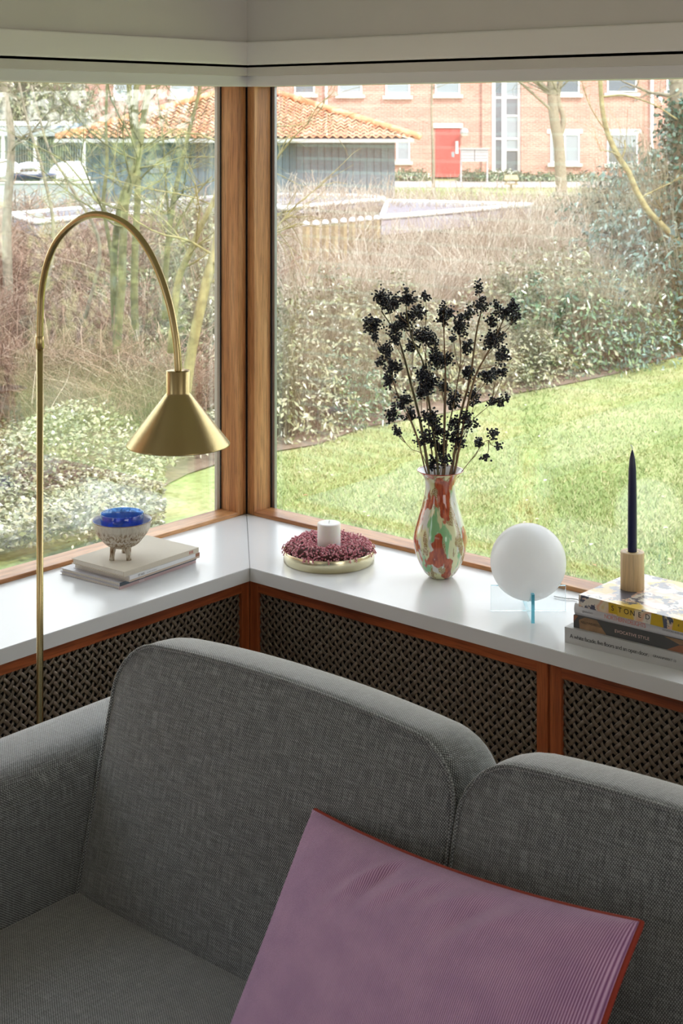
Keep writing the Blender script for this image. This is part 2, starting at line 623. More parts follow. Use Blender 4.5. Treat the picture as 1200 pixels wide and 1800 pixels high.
# ------------------------------------------------------------------ sofa
def rr_outline(w_, h_, rt, rb, n=10, crown=0.0):
    """rounded rectangle in (x, z), origin bottom-left; larger top radius; slightly crowned top"""
    pts = []
    def arc(cx, cz, r, a0, a1):
        for i in range(n):
            a = a0 + (a1 - a0) * i / (n - 1)
            pts.append([cx + r * math.cos(a), cz + r * math.sin(a)])
    def line(p, q, m):
        for i in range(1, m):
            t = i / m
            pts.append([p[0] + (q[0] - p[0]) * t, p[1] + (q[1] - p[1]) * t])
    arc(w_ - rb, rb, rb, -PI / 2, 0); line((w_, rb), (w_, h_ - rt), 8)
    arc(w_ - rt, h_ - rt, rt, 0, PI / 2); line((w_ - rt, h_), (rt, h_), 16)
    arc(rt, h_ - rt, rt, PI / 2, PI); line((0, h_ - rt), (0, rb), 8)
    arc(rb, rb, rb, PI, 1.5 * PI); line((rb, 0), (w_ - rb, 0), 16)
    P = np.array(pts)
    # crown: top edge rises to the middle; sides swell a little
    u = (P[:, 0] / w_ - .5) * 2
    P[:, 1] += crown * np.clip(P[:, 1] / h_, 0, 1) ** 2 * (1 - np.clip(np.abs(u), 0, 1) ** 2.2)
    return P


def cushion(name, w_, h_, th, rt, rb, crown, mat, parent, loc, rot, puff=.022, band=.012, back_r=.05, pipe=True, wrinkle=0.0):
    O = rr_outline(w_, h_, rt, rb, crown=crown)
    n = len(O)
    c = np.array([w_ / 2, h_ / 2])
    # outward normal of outline
    T = np.roll(O, -1, 0) - np.roll(O, 1, 0)
    Nn = np.stack([T[:, 1], -T[:, 0]], 1); Nn /= np.linalg.norm(Nn, axis=1)[:, None] + 1e-9
    rings = []
    for s in (.12, .3, .5, .68, .82, .91, .965, .99):        # front face, centre to edge
        q = c + (O - c) * s
        rings.append((q, np.full(n, -puff * (1 - s ** 3.2))))
    rings.append((O, np.zeros(n)))
    m = 9
    for j in range(1, m + 1):                                # band
        t = j / m
        a = th * t
        q = O + Nn * (band * math.sin(PI * min(1, t * 1.05)) ** .8)
        # roll over to the back with radius back_r
        if a > th - back_r:
            k = (a - (th - back_r)) / back_r
            q = q - Nn * back_r * (1 - math.sqrt(max(0, 1 - k * k)))
        rings.append((q, np.full(n, a)))
    last = rings[-1][0]
    for s in (.7, .3):
        rings.append((c + (last - c) * s, np.full(n, th + .012 * (1 - s))))
    V = []
    for q, y in rings:
        for i in range(n):
            wv = 0
            if wrinkle:
                wv = wrinkle * (math.sin(q[i][0] * 17 + 1.3) * math.cos(q[i][1] * 11))
            V.append((q[i][0], y[i] + (wv if y[i] < 0 else 0), q[i][1]))
    F = []
    for j in range(len(rings) - 1):
        for i in range(n):
            k = (i + 1) % n
            F.append((j * n + i, (j + 1) * n + i, (j + 1) * n + k, j * n + k))
    F.append(tuple(range(n))); b = (len(rings) - 1) * n
    F.append(tuple(b + i for i in range(n - 1, -1, -1)))
    F = [f[::-1] for f in F]
    o = mesh(name, V, F, mat, parent, None, True)
    box_uv(o)
    o.matrix_local = Matrix.Translation(loc) @ rot
    if pipe:
        pts = [(p[0] + q[0] * .001, -.0015, p[1] + q[1] * .001) for p, q in zip(O, Nn)]
        pts.append(pts[0])
        box_uv(tube('piping', pts, .0032, mat, o, m=1, sides=8, caps=False))
    return o


sofa = empty('sofa', (1.85, -1.7, 0), 0, 'grey melange wool sofa in front of the radiator covers', 'sofa')


def sl(x, y, z):
    return (x - 1.85, y + 1.7, z)


lean = Matrix.Rotation(math.radians(-14.0), 4, 'X')
for k, x0 in enumerate((1.092, 1.862)):
    cushion('back_cushion', .76, .455, .165, .085, .02, .022, M['fabric'], sofa, sl(x0, -1.560, .405), lean,
            puff=.020, band=.014, back_r=.06, wrinkle=.0012)
# seat cushions: outline in x-y, lying flat
flat = Matrix.Rotation(math.radians(-90), 4, 'X')      # local z -> world y, local y -> world -z
for k, x0 in enumerate((1.088, 1.858)):
    cushion('seat_cushion', .765, .72, .15, .02, .03, .0, M['fabric'], sofa, sl(x0, -2.27, .428), flat,
            puff=.022, band=.008, back_r=.03, pipe=False, wrinkle=.0008)


def rounded_box(name, lo, hi, r, mat, parent, seg=6, sides='top'):
    bm = bmesh.new()
    bmesh.ops.create_cube(bm, size=1)
    for v in bm.verts:
        v.co = Vector([lo[i] + (v.co[i] + .5) * (hi[i] - lo[i]) for i in range(3)])
    bmesh.ops.bevel(bm, geom=bm.edges[:], offset=r, segments=seg, profile=.5, affect='EDGES')
    return box_uv(bm_obj(name, bm, mat, parent, None, True))


for xa, xb in ((.872, 1.086), (2.624, 2.838)):
    a = rounded_box('arm', (xa, -2.30, .14), (xb, -1.20, .672), .072, M['fabric'], sofa)
    a.location = (-1.85, 1.7, 0)
bfr = rounded_box('back_frame', (1.08, -1.375, .14), (2.63, -1.20, .66), .05, M['fabric'], sofa)
bfr.location = (-1.85, 1.7, 0)
bs = rounded_box('base', (1.08, -2.26, .14), (2.63, -1.37, .275), .02, M['fabric'], sofa, 3)
bs.location = (-1.85, 1.7, 0)
M['steel'] = plain('black_steel', (.03, .03, .03), .4, metal=.8)
for x in (.93, 2.78):
    for y in (-2.22, -1.27):
        box('leg', (x - .02 - 1.85, y - .02 + 1.7, 0), (x + .02 - 1.85, y + .02 + 1.7, .145), M['steel'], sofa, .004)

# ------------------------------------------------------------------ throw pillow
def pillow_mats():
    m, t, b, N, L = new_mat('mauve_ribbed_cotton')
    uvn = N.new('ShaderNodeTexCoord')
    wv = N.new('ShaderNodeTexWave'); wv.wave_type = 'BANDS'; wv.bands_direction = 'X'; wv.wave_profile = 'SIN'
    wv.inputs['Scale'].default_value = 1.0
    mp = N.new('ShaderNodeMapping'); mp.inputs['Scale'].default_value = (62, 1, 1)
    L.new(uvn.outputs['UV'], mp.inputs['Vector']); L.new(mp.outputs[0], wv.inputs['Vector'])
    wv.inputs['Distortion'].default_value = .25
    r = ramp(N, [(.12, (.31, .125, .29)), (.55, (.74, .42, .70)), (.95, (.88, .60, .86))])
    L.new(wv.outputs['Fac'], r.inputs[0])
    n = N.new('ShaderNodeTexNoise'); n.inputs['Scale'].default_value = 9; n.inputs['Detail'].default_value = 3
    L.new(uvn.outputs['UV'], n.inputs['Vector'])
    r2 = ramp(N, [(.35, (.86, .84, .9)), (.65, (1, 1, 1))]); L.new(n.outputs['Fac'], r2.inputs[0])
    mx = N.new('ShaderNodeMix'); mx.data_type = 'RGBA'; mx.blend_type = 'MULTIPLY'; mx.inputs['Factor'].default_value = 1
    L.new(r.outputs[0], mx.inputs['A']); L.new(r2.outputs[0], mx.inputs['B']); L.new(mx.outputs['Result'], b.inputs['Base Color'])
    bp = N.new('ShaderNodeBump'); bp.inputs['Strength'].default_value = .7; bp.inputs['Distance'].default_value = .0016
    L.new(wv.outputs['Fac'], bp.inputs['Height']); L.new(bp.outputs[0], b.inputs['Normal'])
    b.inputs['Roughness'].default_value = .85; b.inputs['Sheen Weight'].default_value = .35; b.inputs['Specular IOR Level'].default_value = .2
    return m


M['mauve'] = pillow_mats()
M['rust'] = plain('rust_red_cotton', (.36, .045, .025), .85, bump=.3, bscale=600)


def pillow(w_, h_, T_):
    root = empty('throw_pillow', (0, 0, 0), 0, 'mauve ribbed throw pillow with rust red back, leaning on the grey sofa', 'pillow')
    nx, ny = 90, 64

    def pos(i, j, side):
        u = -1 + 2 * i / nx; v = -1 + 2 * j / ny
        # pull sides in, leave pointed corners
        px_ = u * (1 - .055 * (1 - v * v) ** 1.0 * 1.0) * w_ / 2
        pz_ = v * (1 - .085 * (1 - u * u)) * h_ / 2
        e = max(0, (1 - abs(u) ** 2.3)) * max(0, (1 - abs(v) ** 2.3))
        t = T_ / 2 * e ** .5
        wr = 0
        # folds near the middle of the top edge and at the corners
        def fold(cu, cv, ang, ln, wd, amp):
            du, dv = (u - cu) * w_ / 2, (v - cv) * h_ / 2
            a = du * math.cos(ang) + dv * math.sin(ang)
            b_ = -du * math.sin(ang) + dv * math.cos(ang)
            return amp * math.exp(-(a / ln) ** 2 - (b_ / wd) ** 2)
        for fr in ((-.34, .70, .9, .055, .010, .007), (-.22, .78, 1.1, .05, .011, -.006), (-.10, .74, .8, .055, .011, .006), (-.46, .6, .75, .07, .014, -.004), (.22, .8, .6, .05, .012, .004), (.34, .72, .8, .05, .013, -.004),
                   (.05, .82, .9, .04, .012, .004), (.5, .78, .7, .05, .013, .0035), (-.88, .86, -.75, .05, .010, -.006), (-.8, .7, .9, .05, .015, .004), (.86, .80, .75, .05, .012, -.004)):
            wr += fold(*fr)
        y = t + wr * min(1, e * 3)
        return (px_, -y if side == 0 else y * .8, pz_)
    for side, nm, mat in ((0, 'front_cover', 'mauve'), (1, 'back_cover', 'rust')):
        V, F, U = [], [], []
        for j in range(ny + 1):
            for i in range(nx + 1):
                V.append(pos(i, j, side)); U.append((i / nx, j / ny))
        for j in range(ny):
            for i in range(nx):
                a = j * (nx + 1) + i
                q = (a, a + 1, a + nx + 2, a + nx + 1)
                F.append(q if side == 0 else q[::-1])
        mesh(nm, V, F, M[mat], root, None, True, uv=U)
    pts = []
    for i in range(nx + 1): pts.append(pos(i, ny, 0))
    for j in range(ny - 1, -1, -1): pts.append(pos(nx, j, 0))
    for i in range(nx - 1, -1, -1): pts.append(pos(i, 0, 0))
    for j in range(1, ny + 1): pts.append(pos(0, j, 0))
    pts = [(p[0] * .998, p[1] + .0055, p[2] * .998) for p in pts]
    tube('piping', pts, .0045, M['rust'], root, m=1, sides=8, caps=False)
    return root


TLp = Vector((1.606, -1.508, .714)); TRp = Vector((2.243, -1.612, .801))
ux = (TRp - TLp).normalized()
dn = Vector((.075, -.215, -.262)); dn = (dn - ux * dn.dot(ux)).normalized()
uz = -dn
uy = uz.cross(ux)
PW = (TRp - TLp).length; PH = .40
pl = pillow(PW, PH, .16)
cen = (TLp + TRp) / 2 + dn * PH / 2
mt = Matrix((ux, uy, uz)).transposed().to_4x4(); mt.translation = cen
pl.matrix_world = mt

# ------------------------------------------------------------------ brass arc floor lamp
lamp = empty('floor_lamp', (.724, -1.35, 0), 0, 'brass arc floor lamp with cone shade, standing behind the sofa arm', 'lamp')
lathe('base', [(.0, 0), (.115, 0), (.118, .003), (.118, .015), (.115, .018), (.02, .019), (.012, .03), (0, .03)], M['brass'], lamp, n=64, cap=False)
tube('pole', [(0, 0, .02), (0, 0, 1.345)], .0069, M['brass'], lamp, m=1, sides=28)
lathe('pole_joint', [(.0078, 1.333), (.0084, 1.334), (.0084, 1.358), (.0078, 1.359)], M['brass'], lamp, n=32)
arc_pts = [(0, 0, 1.35), (.0015, 0, 1.40), (.0065, 0, 1.455), (.024, 0, 1.510), (.054, 0, 1.555), (.099, 0, 1.589), (.145, 0, 1.609), (.190, 0, 1.614), (.238, 0, 1.607), (.283, 0, 1.588), (.327, 0, 1.551), (.361, 0, 1.503), (.387, 0, 1.447), (.402, 0, 1.392), (.408, 0, 1.345), (.408, 0, 1.320)]
tube('arc_tube', arc_pts, .0069, M['brass'], lamp, m=6, sides=28)
sh = lathe('shade', [(.0072, 1.333), (.0215, 1.333), (.0222, 1.332), (.0222, 1.293), (.024, 1.289), (.0958, 1.197), (.0962, 1.195), (.0948, 1.1945), (.023, 1.285), (.0205, 1.29), (.0205, 1.328), (.0072, 1.329)], M['brass'], lamp, (.408, 0, 0), n=96, cap=False)
# bulb with its lower cap just below the rim
bl = lathe('bulb', [(0, 1.1815)] + [(.030 * math.sin(a), 1.2115 - .030 * math.cos(a)) for a in np.linspace(.15, 2.4, 14)] + [(.014, 1.245), (.013, 1.285), (0, 1.285)], M['bulb'], lamp, (.408, 0, 0), n=40, cap=False)

# ------------------------------------------------------------------ books
M['pages'] = plain('book_pages', (.72, .69, .62), .8, noise=.06, nscale=300)
M['greypages'] = plain('grey_book_pages', (.50, .49, .47), .8, noise=.08, nscale=400)


def text_on(book, s, size, loc, mat, rotx=PI / 2, rotz=0, align='LEFT', name='lettering', shear=0, spacing=1.0, sx=1.0):
    c = bpy.data.curves.new(name, 'FONT')
    c.body = s; c.size = size; c.align_x = align; c.align_y = 'CENTER'; c.extrude = .00008; c.space_character = spacing; c.shear = shear
    c.resolution_u = 3
    c.materials.append(mat)
    tmp = bpy.data.objects.new(name, c)
    COL.objects.link(tmp)
    me = bpy.data.meshes.new_from_object(tmp)
    COL.objects.unlink(tmp); bpy.data.objects.remove(tmp)
    if not me.materials: me.materials.append(mat)
    o = bpy.data.objects.new(name, me)
    COL.objects.link(o)
    o.parent = book
    o.location = loc; o.rotation_euler = (rotx, 0, rotz); o.scale = (sx, 1, 1)
    return o


def book(label, loc, rz, L_, D_, T_, cover, pages, group, round_spine=False, cov=.0022, spine_mat=None):
    """local: spine along +x in the plane y=0, pages towards +y, lying flat"""
    r = empty('book', loc, rz, label, 'book', group)
    box('page_block', (.003, .003, cov), (L_ - .003, D_ - .004, T_ - cov), pages, r)
    box('front_board', (0, 0.0004, T_ - cov), (L_, D_, T_), cover, r, .0006)
    box('back_board', (0, 0.0004, 0), (L_, D_, cov), cover, r, .0006)
    sm = spine_mat or cover
    if round_spine:
        V, F = [], []
        n = 12
        for x in (0, L_):
            for i in range(n + 1):
                a = -PI / 2 + PI * i / n
                V.append((x, .003 - .006 * math.cos(a), T_ / 2 + T_ / 2 * math.sin(a)))
            V.append((x, .004, T_)); V.append((x, .004, 0))
        k = n + 3
        for i in range(k): F.append((i, (i + 1) % k, k + (i + 1) % k, k + i))
        F.append(tuple(range(k))[::-1]); F.append(tuple(range(k, 2 * k)))
        mesh('spine', V, F, sm, r, None, False)
    else:
        box('spine', (0, -.0012, 0), (L_, .0015, T_), sm, r, .0005)
    return r


def ink(name, c): return plain(name, c, .5)


blk = ink('black_ink', (.02, .02, .02)); pnk = ink('coral_ink', (.72, .30, .27)); gry = ink('grey_ink', (.30, .30, .32))
ppk = ink('pale_pink_ink', (.85, .62, .56)); drk = ink('dark_brown_ink', (.10, .075, .05)); whi = ink('white_ink', (.8, .8, .8))


def blotch_cover(name):
    m, t, b, N, L = new_mat(name)
    tcn = N.new('ShaderNodeTexCoord')
    n1 = N.new('ShaderNodeTexNoise'); n1.inputs['Scale'].default_value = 13; n1.inputs['Detail'].default_value = 2
    L.new(tcn.outputs['Object'], n1.inputs['Vector'])
    r1 = ramp(N, [(.36, (.72, .68, .58)), (.45, (.80, .76, .68)), (.50, (.78, .46, .30)), (.56, (.80, .70, .52)), (.60, (.72, .50, .08))])
    L.new(n1.outputs['Fac'], r1.inputs[0])
    n2 = N.new('ShaderNodeTexNoise'); n2.inputs['Scale'].default_value = 42; n2.inputs['Detail'].default_value = 5; n2.inputs['Roughness'].default_value = .7
    L.new(tcn.outputs['Object'], n2.inputs['Vector'])
    n3 = N.new('ShaderNodeTexNoise'); n3.inputs['Scale'].default_value = 17; n3.inputs['Detail'].default_value = 1
    mp = N.new('ShaderNodeMapping'); mp.inputs['Location'].default_value = (3, 1, 2)
    L.new(tcn.outputs['Object'], mp.inputs['Vector']); L.new(mp.outputs[0], n3.inputs['Vector'])
    ad = N.new('ShaderNodeMath'); ad.operation = 'MULTIPLY'; L.new(n2.outputs['Fac'], ad.inputs[0]); L.new(n3.outputs['Fac'], ad.inputs[1])
    r2 = ramp(N, [(.275, (0, 0, 0)), (.30, (1, 1, 1))]); L.new(ad.outputs[0], r2.inputs[0])
    mx = N.new('ShaderNodeMix'); mx.data_type = 'RGBA'
    L.new(r2.outputs[0], mx.inputs['Factor']); L.new(r1.outputs[0], mx.inputs['A']); mx.inputs['B'].default_value = (.09, .10, .15, 1)
    L.new(mx.outputs['Result'], b.inputs['Base Color'])
    b.inputs['Roughness'].default_value = .28; b.inputs['Coat Weight'].default_value = .5; b.inputs['Coat Roughness'].default_value = .2
    return m


GR = 'stack of books under the blue candle'
c1 = plain('silver_grey_cloth', (.50, .50, .49), .45, noise=.05, nscale=900)
b1 = book('thick silver grey book, bottom of the stack under the blue candle', (1.3345, -.332, S), math.radians(2.5), .325, .25, .036, c1, M['greypages'], GR)
text_on(b1, 'A white facade, five floors and an open door.', .0130, (.0135, -.0014, .0180), blk, spacing=.86)
text_on(b1, 'GRAANMARKT 13', .0075, (.220, -.0014, .0180), blk, spacing=.9)
text_on(b1, 'M', .013, (.313, -.0014, .018), blk)

z2 = S + .036
c2 = plain('charcoal_cover', (.085, .085, .085), .35)
c2b = plain('tan_marble_print', (.30, .185, .10), .4, noise=.25, nscale=45)
c2c = plain('copper_brown_print', (.33, .14, .075), .4, noise=.2, nscale=30)
b2 = book('charcoal and brown book, second from the bottom under the blue candle', (1.352, -.322, z2), math.radians(2.0), .30, .235, .029, c2, M['greypages'], GR)


def spine_patch(bk, name, poly, mat):
    V = [(x, -.0014, z) for x, z in poly]
    return mesh(name, V, [tuple(range(len(V)))[::-1]], mat, bk)


spine_patch(b2, 'printed_patch', [(0, .012), (0, .0285), (.012, .0285), (.004, .018)], c2c)
spine_patch(b2, 'printed_patch', [(.016, .0006), (.084, .0006), (.060, .0284), (.030, .0284), (.014, .020)], c2b)
spine_patch(b2, 'printed_patch', [(.232, .0006), (.299, .0006), (.299, .0220), (.262, .016)], c2c)
spine_patch(b2, 'printed_patch', [(.225, .0284), (.299, .0284), (.299, .0235), (.262, .0175)], c2b)
text_on(b2, 'EVOCATIVE STYLE', .0100, (.105, -.0017, .0140), ppk, spacing=1.05)
text_on(b2, 'KELLY WEARSTLER', .0078, (.019, -.0017, .0165), drk, spacing=.8)

z3 = z2 + .029
c3 = plain('white_glossy_cover', (.70, .71, .74), .25, coat=.3)
b3 = book('white book with coral title and rounded spine, third in the candle stack', (1.352, -.318, z3), math.radians(1.2), .31, .24, .0255, c3, M['pages'], GR, True)
text_on(b3, 'gestalten', .0075, (.022, -.0034, .0125), gry)
text_on(b3, 'NORTHERN DELIGHTS', .0138, (.078, -.0034, .0122), pnk, spacing=.82, sx=.86)
text_on(b3, 'SCANDINAVIAN HOMES,\nINTERIORS AND DESIGN', .0056, (.222, -.0034, .0158), gry)

z4 = z3 + .0255
c4 = blotch_cover('marbled_cover')
b4 = book('marbled yellow and orange book, topmost, carrying the wooden candle holder', (1.371, -.331, z4), math.radians(-1.5), .268, .235, .0265, c4, M['pages'], GR, cov=.003)
yel = plain('ochre_print', (.62, .42, .03), .3, noise=.06, nscale=60)
spine_patch(b4, 'printed_patch', [(.079, .003), (.103, .003), (.098, .0262), (.079, .0262)], yel)
spine_patch(b4, 'printed_patch', [(.185, .0004), (.218, .0004), (.214, .0262), (.188, .0262)], yel)
spine_patch(b4, 'printed_patch', [(.238, .0004), (.268, .0004), (.268, .0262), (.243, .0262)], yel)
for q, (ch, x_) in enumerate(zip('STONED', (.086, .1035, .118, .134, .1545, .172))):
    text_on(b4, ch, .0165, (x_, -.0017, .0145), blk)
text_on(b4, 'd', .008, (.252, -.0017, .014), blk)

# left stack
GL = 'books under the tripod bowl'
pinkc = plain('dusty_pink_cover', (.55, .40, .40), .4)
navyc = plain('navy_cover', (.07, .095, .13), .35)
lilac = plain('pale_lilac_grey_cover', (.50, .49, .52), .4)
beige = plain('beige_linen_cover', (.60, .54, .44), .7, noise=.03, nscale=500)
whitec = plain('white_matt_cover', (.68, .68, .69), .4)
rzL = math.radians(95.1)
# spine runs from the near corner towards the window corner, facing the room (+x)


def lbook(label, near, far, T_, z, cover, D_, spine=None, pages=None):
    d = Vector((far[0] - near[0], far[1] - near[1])); L_ = d.length
    return book(label, (near[0], near[1], z), math.atan2(d[1], d[0]), L_, D_, T_, cover, pages or M['pages'], GL, cov=.0012, spine_mat=spine)


l1 = lbook('thin book with dusty pink spine, bottom of the stack under the tripod bowl', (.268, -.740), (.247, -.452), .0080, S, lilac, .218, pinkc)
l2 = lbook('thin book with navy spine, second from the bottom under the tripod bowl', (.268, -.738), (.247, -.450), .0090, S + .008, lilac, .218, navyc)
l3 = lbook('white and tan book, under the beige one in the bowl stack', (.281, -.718), (.262, -.452), .0150, S + .017, whitec, .205, None)
l4 = lbook('beige linen book, topmost, carrying the tripod bowl', (.276, -.733), (.262, -.456), .0135, S + .032, beige, .195)
tanp = plain('tan_print', (.50, .40, .32), .5)
spine_patch(l3, 'printed_patch', [(0, .0003), (.265, .0003), (.265, .0055), (0, .0055)], tanp)
spine_patch(l3, 'printed_patch', [(.249, .0056), (.2655, .0056), (.2655, .0146), (.249, .0146)], c2c)
text_on(l3, 'ET HUS', .0070, (.030, -.0018, .0100), blk)
text_on(l3, 'nordisk arkitektur', .0050, (.062, -.0018, .0100), gry)
text_on(l2, 'BOLIG', .0070, (.070, -.0018, .0045), whi)
text_on(l1, 'BOLIG', .0065, (.070, -.0018, .0040), whi)
rdi = ink('brick_red_ink', (.45, .16, .12))
for q in range(3):
    box('printed_mark', (.2405 + .0055 * q, -.0016, .003), (.2440 + .0055 * q, -.0011, .0105), rdi, l4)

# ------------------------------------------------------------------ tripod bowl with blue glass bowl
def bowl_mat():
    m, t, b, N, L = new_mat('speckled_carved_stoneware')
    tcn = N.new('ShaderNodeTexCoord')
    mp = N.new('ShaderNodeMapping'); mp.inputs['Scale'].default_value = (170, 170, 60)
    L.new(tcn.outputs['Object'], mp.inputs['Vector'])
    n = N.new('ShaderNodeTexNoise'); n.inputs['Scale'].default_value = 1; n.inputs['Detail'].default_value = 3
    L.new(mp.outputs[0], n.inputs['Vector'])
    r = ramp(N, [(.36, (.17, .095, .04)), (.48, (.42, .34, .24)), (.58, (.60, .55, .46))])
    L.new(n.outputs['Fac'], r.inputs[0])
    # plain glaze above the carved belt
    sp = N.new('ShaderNodeSeparateXYZ'); L.new(tcn.outputs['Object'], sp.inputs[0])
    rz = ramp(N, [(.0, (1, 1, 1)), (.072, (1, 1, 1)), (.082, (.15, .15, .15))]); L.new(sp.outputs['Z'], rz.inputs[0])
    mx = N.new('ShaderNodeMix'); mx.data_type = 'RGBA'
    L.new(rz.outputs[0], mx.inputs['Factor']); mx.inputs['A'].default_value = (.60, .56, .47, 1); L.new(r.outputs[0], mx.inputs['B'])
    L.new(mx.outputs['Result'], b.inputs['Base Color'])
    b.inputs['Roughness'].default_value = .38
    bp = N.new('ShaderNodeBump'); bp.inputs['Strength'].default_value = .6; bp.inputs['Distance'].default_value = .002
    L.new(n.outputs['Fac'], bp.inputs['Height']); L.new(bp.outputs[0], b.inputs['Normal'])
    return m


M['stoneware'] = bowl_mat()
M['rimbrown'] = plain('brown_rim_glaze', (.20, .12, .07), .3)
BX, BY = W(214.5, 916, 3.945)[:2]
ZB = S + .0455
bw = empty('footed_bowl', (BX, BY, ZB), 0, 'carved stoneware bowl on three feet, standing on the beige book', 'bowl')


def dent(a, z, r):
    if .028 < z < .074 and r > .03:
        row = math.floor((z - .028) / .0115)
        return -.0014 * (abs(math.sin(a * 17 + row * 1.57)) ** 3) * math.sin(PI * ((z - .028) / .046)) ** .5
    return 0


prof = [(0, .024), (.012, .0242), (.026, .027), (.038, .0325), (.046, .0385)] + [(.046 + .0285 * math.sin(t * PI / 2), .0385 + .050 * t) for t in np.linspace(.08, 1, 16)] + [(.0780, .0965), (.0785, .0978)]
o = lathe('bowl_body', prof, M['stoneware'], bw, n=144, cap=False, dent=dent)
lathe('inner_glaze', [(.0785, .0978), (.0775, .0985), (.0755, .0978), (.0735, .0900), (.068, .070), (.056, .050), (.040, .036), (.02, .031), (0, .030)], plain('cream_glaze', (.58, .54, .47), .3, noise=.1, nscale=60), bw, n=96, cap=False)
lathe('rim_line', [(.0779, .0968), (.0790, .0980), (.0784, .0990), (.0768, .0988)], M['rimbrown'], bw, n=96, cap=False)
yaw0 = YAW
for a in (-PI * .5 + .62, -PI * .5 - .62, PI * .5):
    ca, sa = math.cos(a + yaw0), math.sin(a + yaw0)
    tube('foot', [(ca * .033, sa * .033, .036), (ca * .036, sa * .036, .016), (ca * .0385, sa * .0385, .0)], [.0088, .0066, .0064], M['stoneware'], bw, m=4, sides=14)


def blue_glass():
    m, t, b, N, L = new_mat('cobalt_glass')
    b.inputs['Base Color'].default_value = (.06, .17, .80, 1)
    b.inputs['Transmission Weight'].default_value = .88
    b.inputs['Roughness'].default_value = .02
    b.inputs['IOR'].default_value = 1.45
    return m


M['blue'] = clear_glass('cobalt_glass', (.34, .55, .97), .07)
gb = lathe('glass_bowl', [(0, .047), (.030, .047), (.043, .052), (.050, .062), (.054, .078), (.0565, .094), (.0570, .112), (.0562, .1132), (.0550, .112), (.0543, .094), (.0515, .078), (.047, .064), (.040, .056), (.028, .052), (0, .051)], M['blue'], None, (BX, BY, ZB - .011), n=72, cap=False)
gb.location.z = ZB + .003
props(gb, 'cobalt blue glass bowl nested in the footed stoneware bowl', 'glass bowl')

# ------------------------------------------------------------------ berry wreath in brass tray with pillar candle
TX, TY = W(578, 958, 4.065)[:2]
M['tray'] = plain('pale_brass', (.74, .68, .46), .22, metal=1)
tray = empty('candle_tray', (TX, TY, S), 0, 'round pale brass tray holding the berry wreath, near the sill corner', 'tray')
lathe('tray_wall', [(0, 0), (.120, 0), (.1232, .002), (.1236, .033), (.1230, .0338), (.1222, .033), (.1218, .004), (.119, .0025), (0, .0025)], M['tray'], tray, n=96, cap=False)


def ico(sub=1):
    bm = bmesh.new(); bmesh.ops.create_icosphere(bm, subdivisions=sub, radius=1)
    V = np.array([v.co[:] for v in bm.verts]); F = np.array([[v.index for v in f.verts] for f in bm.faces]); bm.free()
    return V, F


IV, IF = ico(2); IV1, IF1 = ico(1)


def spheres(name, C, Rr, mat, parent, lowpoly=False, squash=1.0):
    v, f = (IV1, IF1) if lowpoly else (IV, IF)
    C = np.asarray(C); Rr = np.asarray(Rr)
    V = (C[:, None, :] + Rr[:, None, None] * v[None] * np.array([1, 1, squash])).reshape(-1, 3)
    F = (f[None] + (np.arange(len(C)) * len(v))[:, None, None]).reshape(-1, 3)
    me = npmesh(name, V, F)
    return link(name, me, mat, parent, None, True)


M['pinkberry'] = island_mat('dusty_pink_berries', [(0, (.42, .09, .13)), (.35, (.66, .22, .27)), (.75, (.78, .36, .41)), (1, (.88, .58, .58))], .42)
wr = empty('berry_wreath', (TX, TY, S + .003), 0, 'wreath of small dusty pink berries heaped in the brass tray', 'wreath')
C_, R_ = [], []
for k in range(3300):
    a = random.uniform(0, 2 * PI); ph = random.uniform(-.75, PI + .75)
    rr = .0330 + random.gauss(0, .0022) + .0025 * math.sin(a * 7)
    ma = .0800 + .002 * math.sin(3 * a)
    r_ = ma + rr * math.cos(ph) * 1.12; z_ = .024 + rr * math.sin(ph) * .92
    if r_ > .1195: r_ = .1195 - random.uniform(0, .004) if z_ < .031 else min(r_, .1225)
    if r_ < .0355: r_ = .0355
    if z_ < .004: z_ = .004
    C_.append((r_ * math.cos(a), r_ * math.sin(a), z_)); R_.append(random.uniform(.0020, .0029))
for k in range(22):         # loose sprigs drooping over the rim
    a = random.uniform(0, 2 * PI)
    for q in range(4):
        C_.append(((.1245 + .0012 * q) * math.cos(a + .02 * random.random()), (.1245 + .0012 * q) * math.sin(a + .03 * random.random()), .034 - .003 * q)); R_.append(.0021)
props(spheres('berries', C_, R_, M['pinkberry'], wr, True), kind='stuff')
# moss and stem core under the berries
V, F = [], []
for i in range(48):
    for j in range(14):
        a, p_ = 2 * PI * i / 48, 2 * PI * j / 14
        V.append(((.079 + .029 * math.cos(p_)) * math.cos(a), (.079 + .029 * math.cos(p_)) * math.sin(a), .0265 + .023 * math.sin(p_)))
        F.append((i * 14 + j, ((i + 1) % 48) * 14 + j, ((i + 1) % 48) * 14 + (j + 1) % 14, i * 14 + (j + 1) % 14))
mesh('stem_ring', V, F, plain('dark_stems', (.10, .04, .035), .8, bump=.8, bscale=300), wr, None, True)

wax = new_mat('white_wax')
wax[2].inputs['Base Color'].default_value = (.84, .82, .79, 1); wax[2].inputs['Subsurface Weight'].default_value = .5
wax[2].inputs['Subsurface Radius'].default_value = (.02, .012, .008); wax[2].inputs['Subsurface Scale'].default_value = .5; wax[2].inputs['Roughness'].default_value = .45
pc = empty('pillar_candle', (TX, TY, S + .0025), 0, 'short white pillar candle in the middle of the berry wreath', 'candle')
lathe('wax_body', [(0, 0), (.0305, 0), (.0315, .002), (.0315, .098), (.0300, .1005), (.022, .0998), (0, .0988)], wax[0], pc, n=64, cap=False)
tube('wick', [(0, 0, .098), (.0005, 0, .103), (.002, .0005, .107)], .0009, plain('wick', (.55, .5, .42), .9), pc, m=3, sides=6)

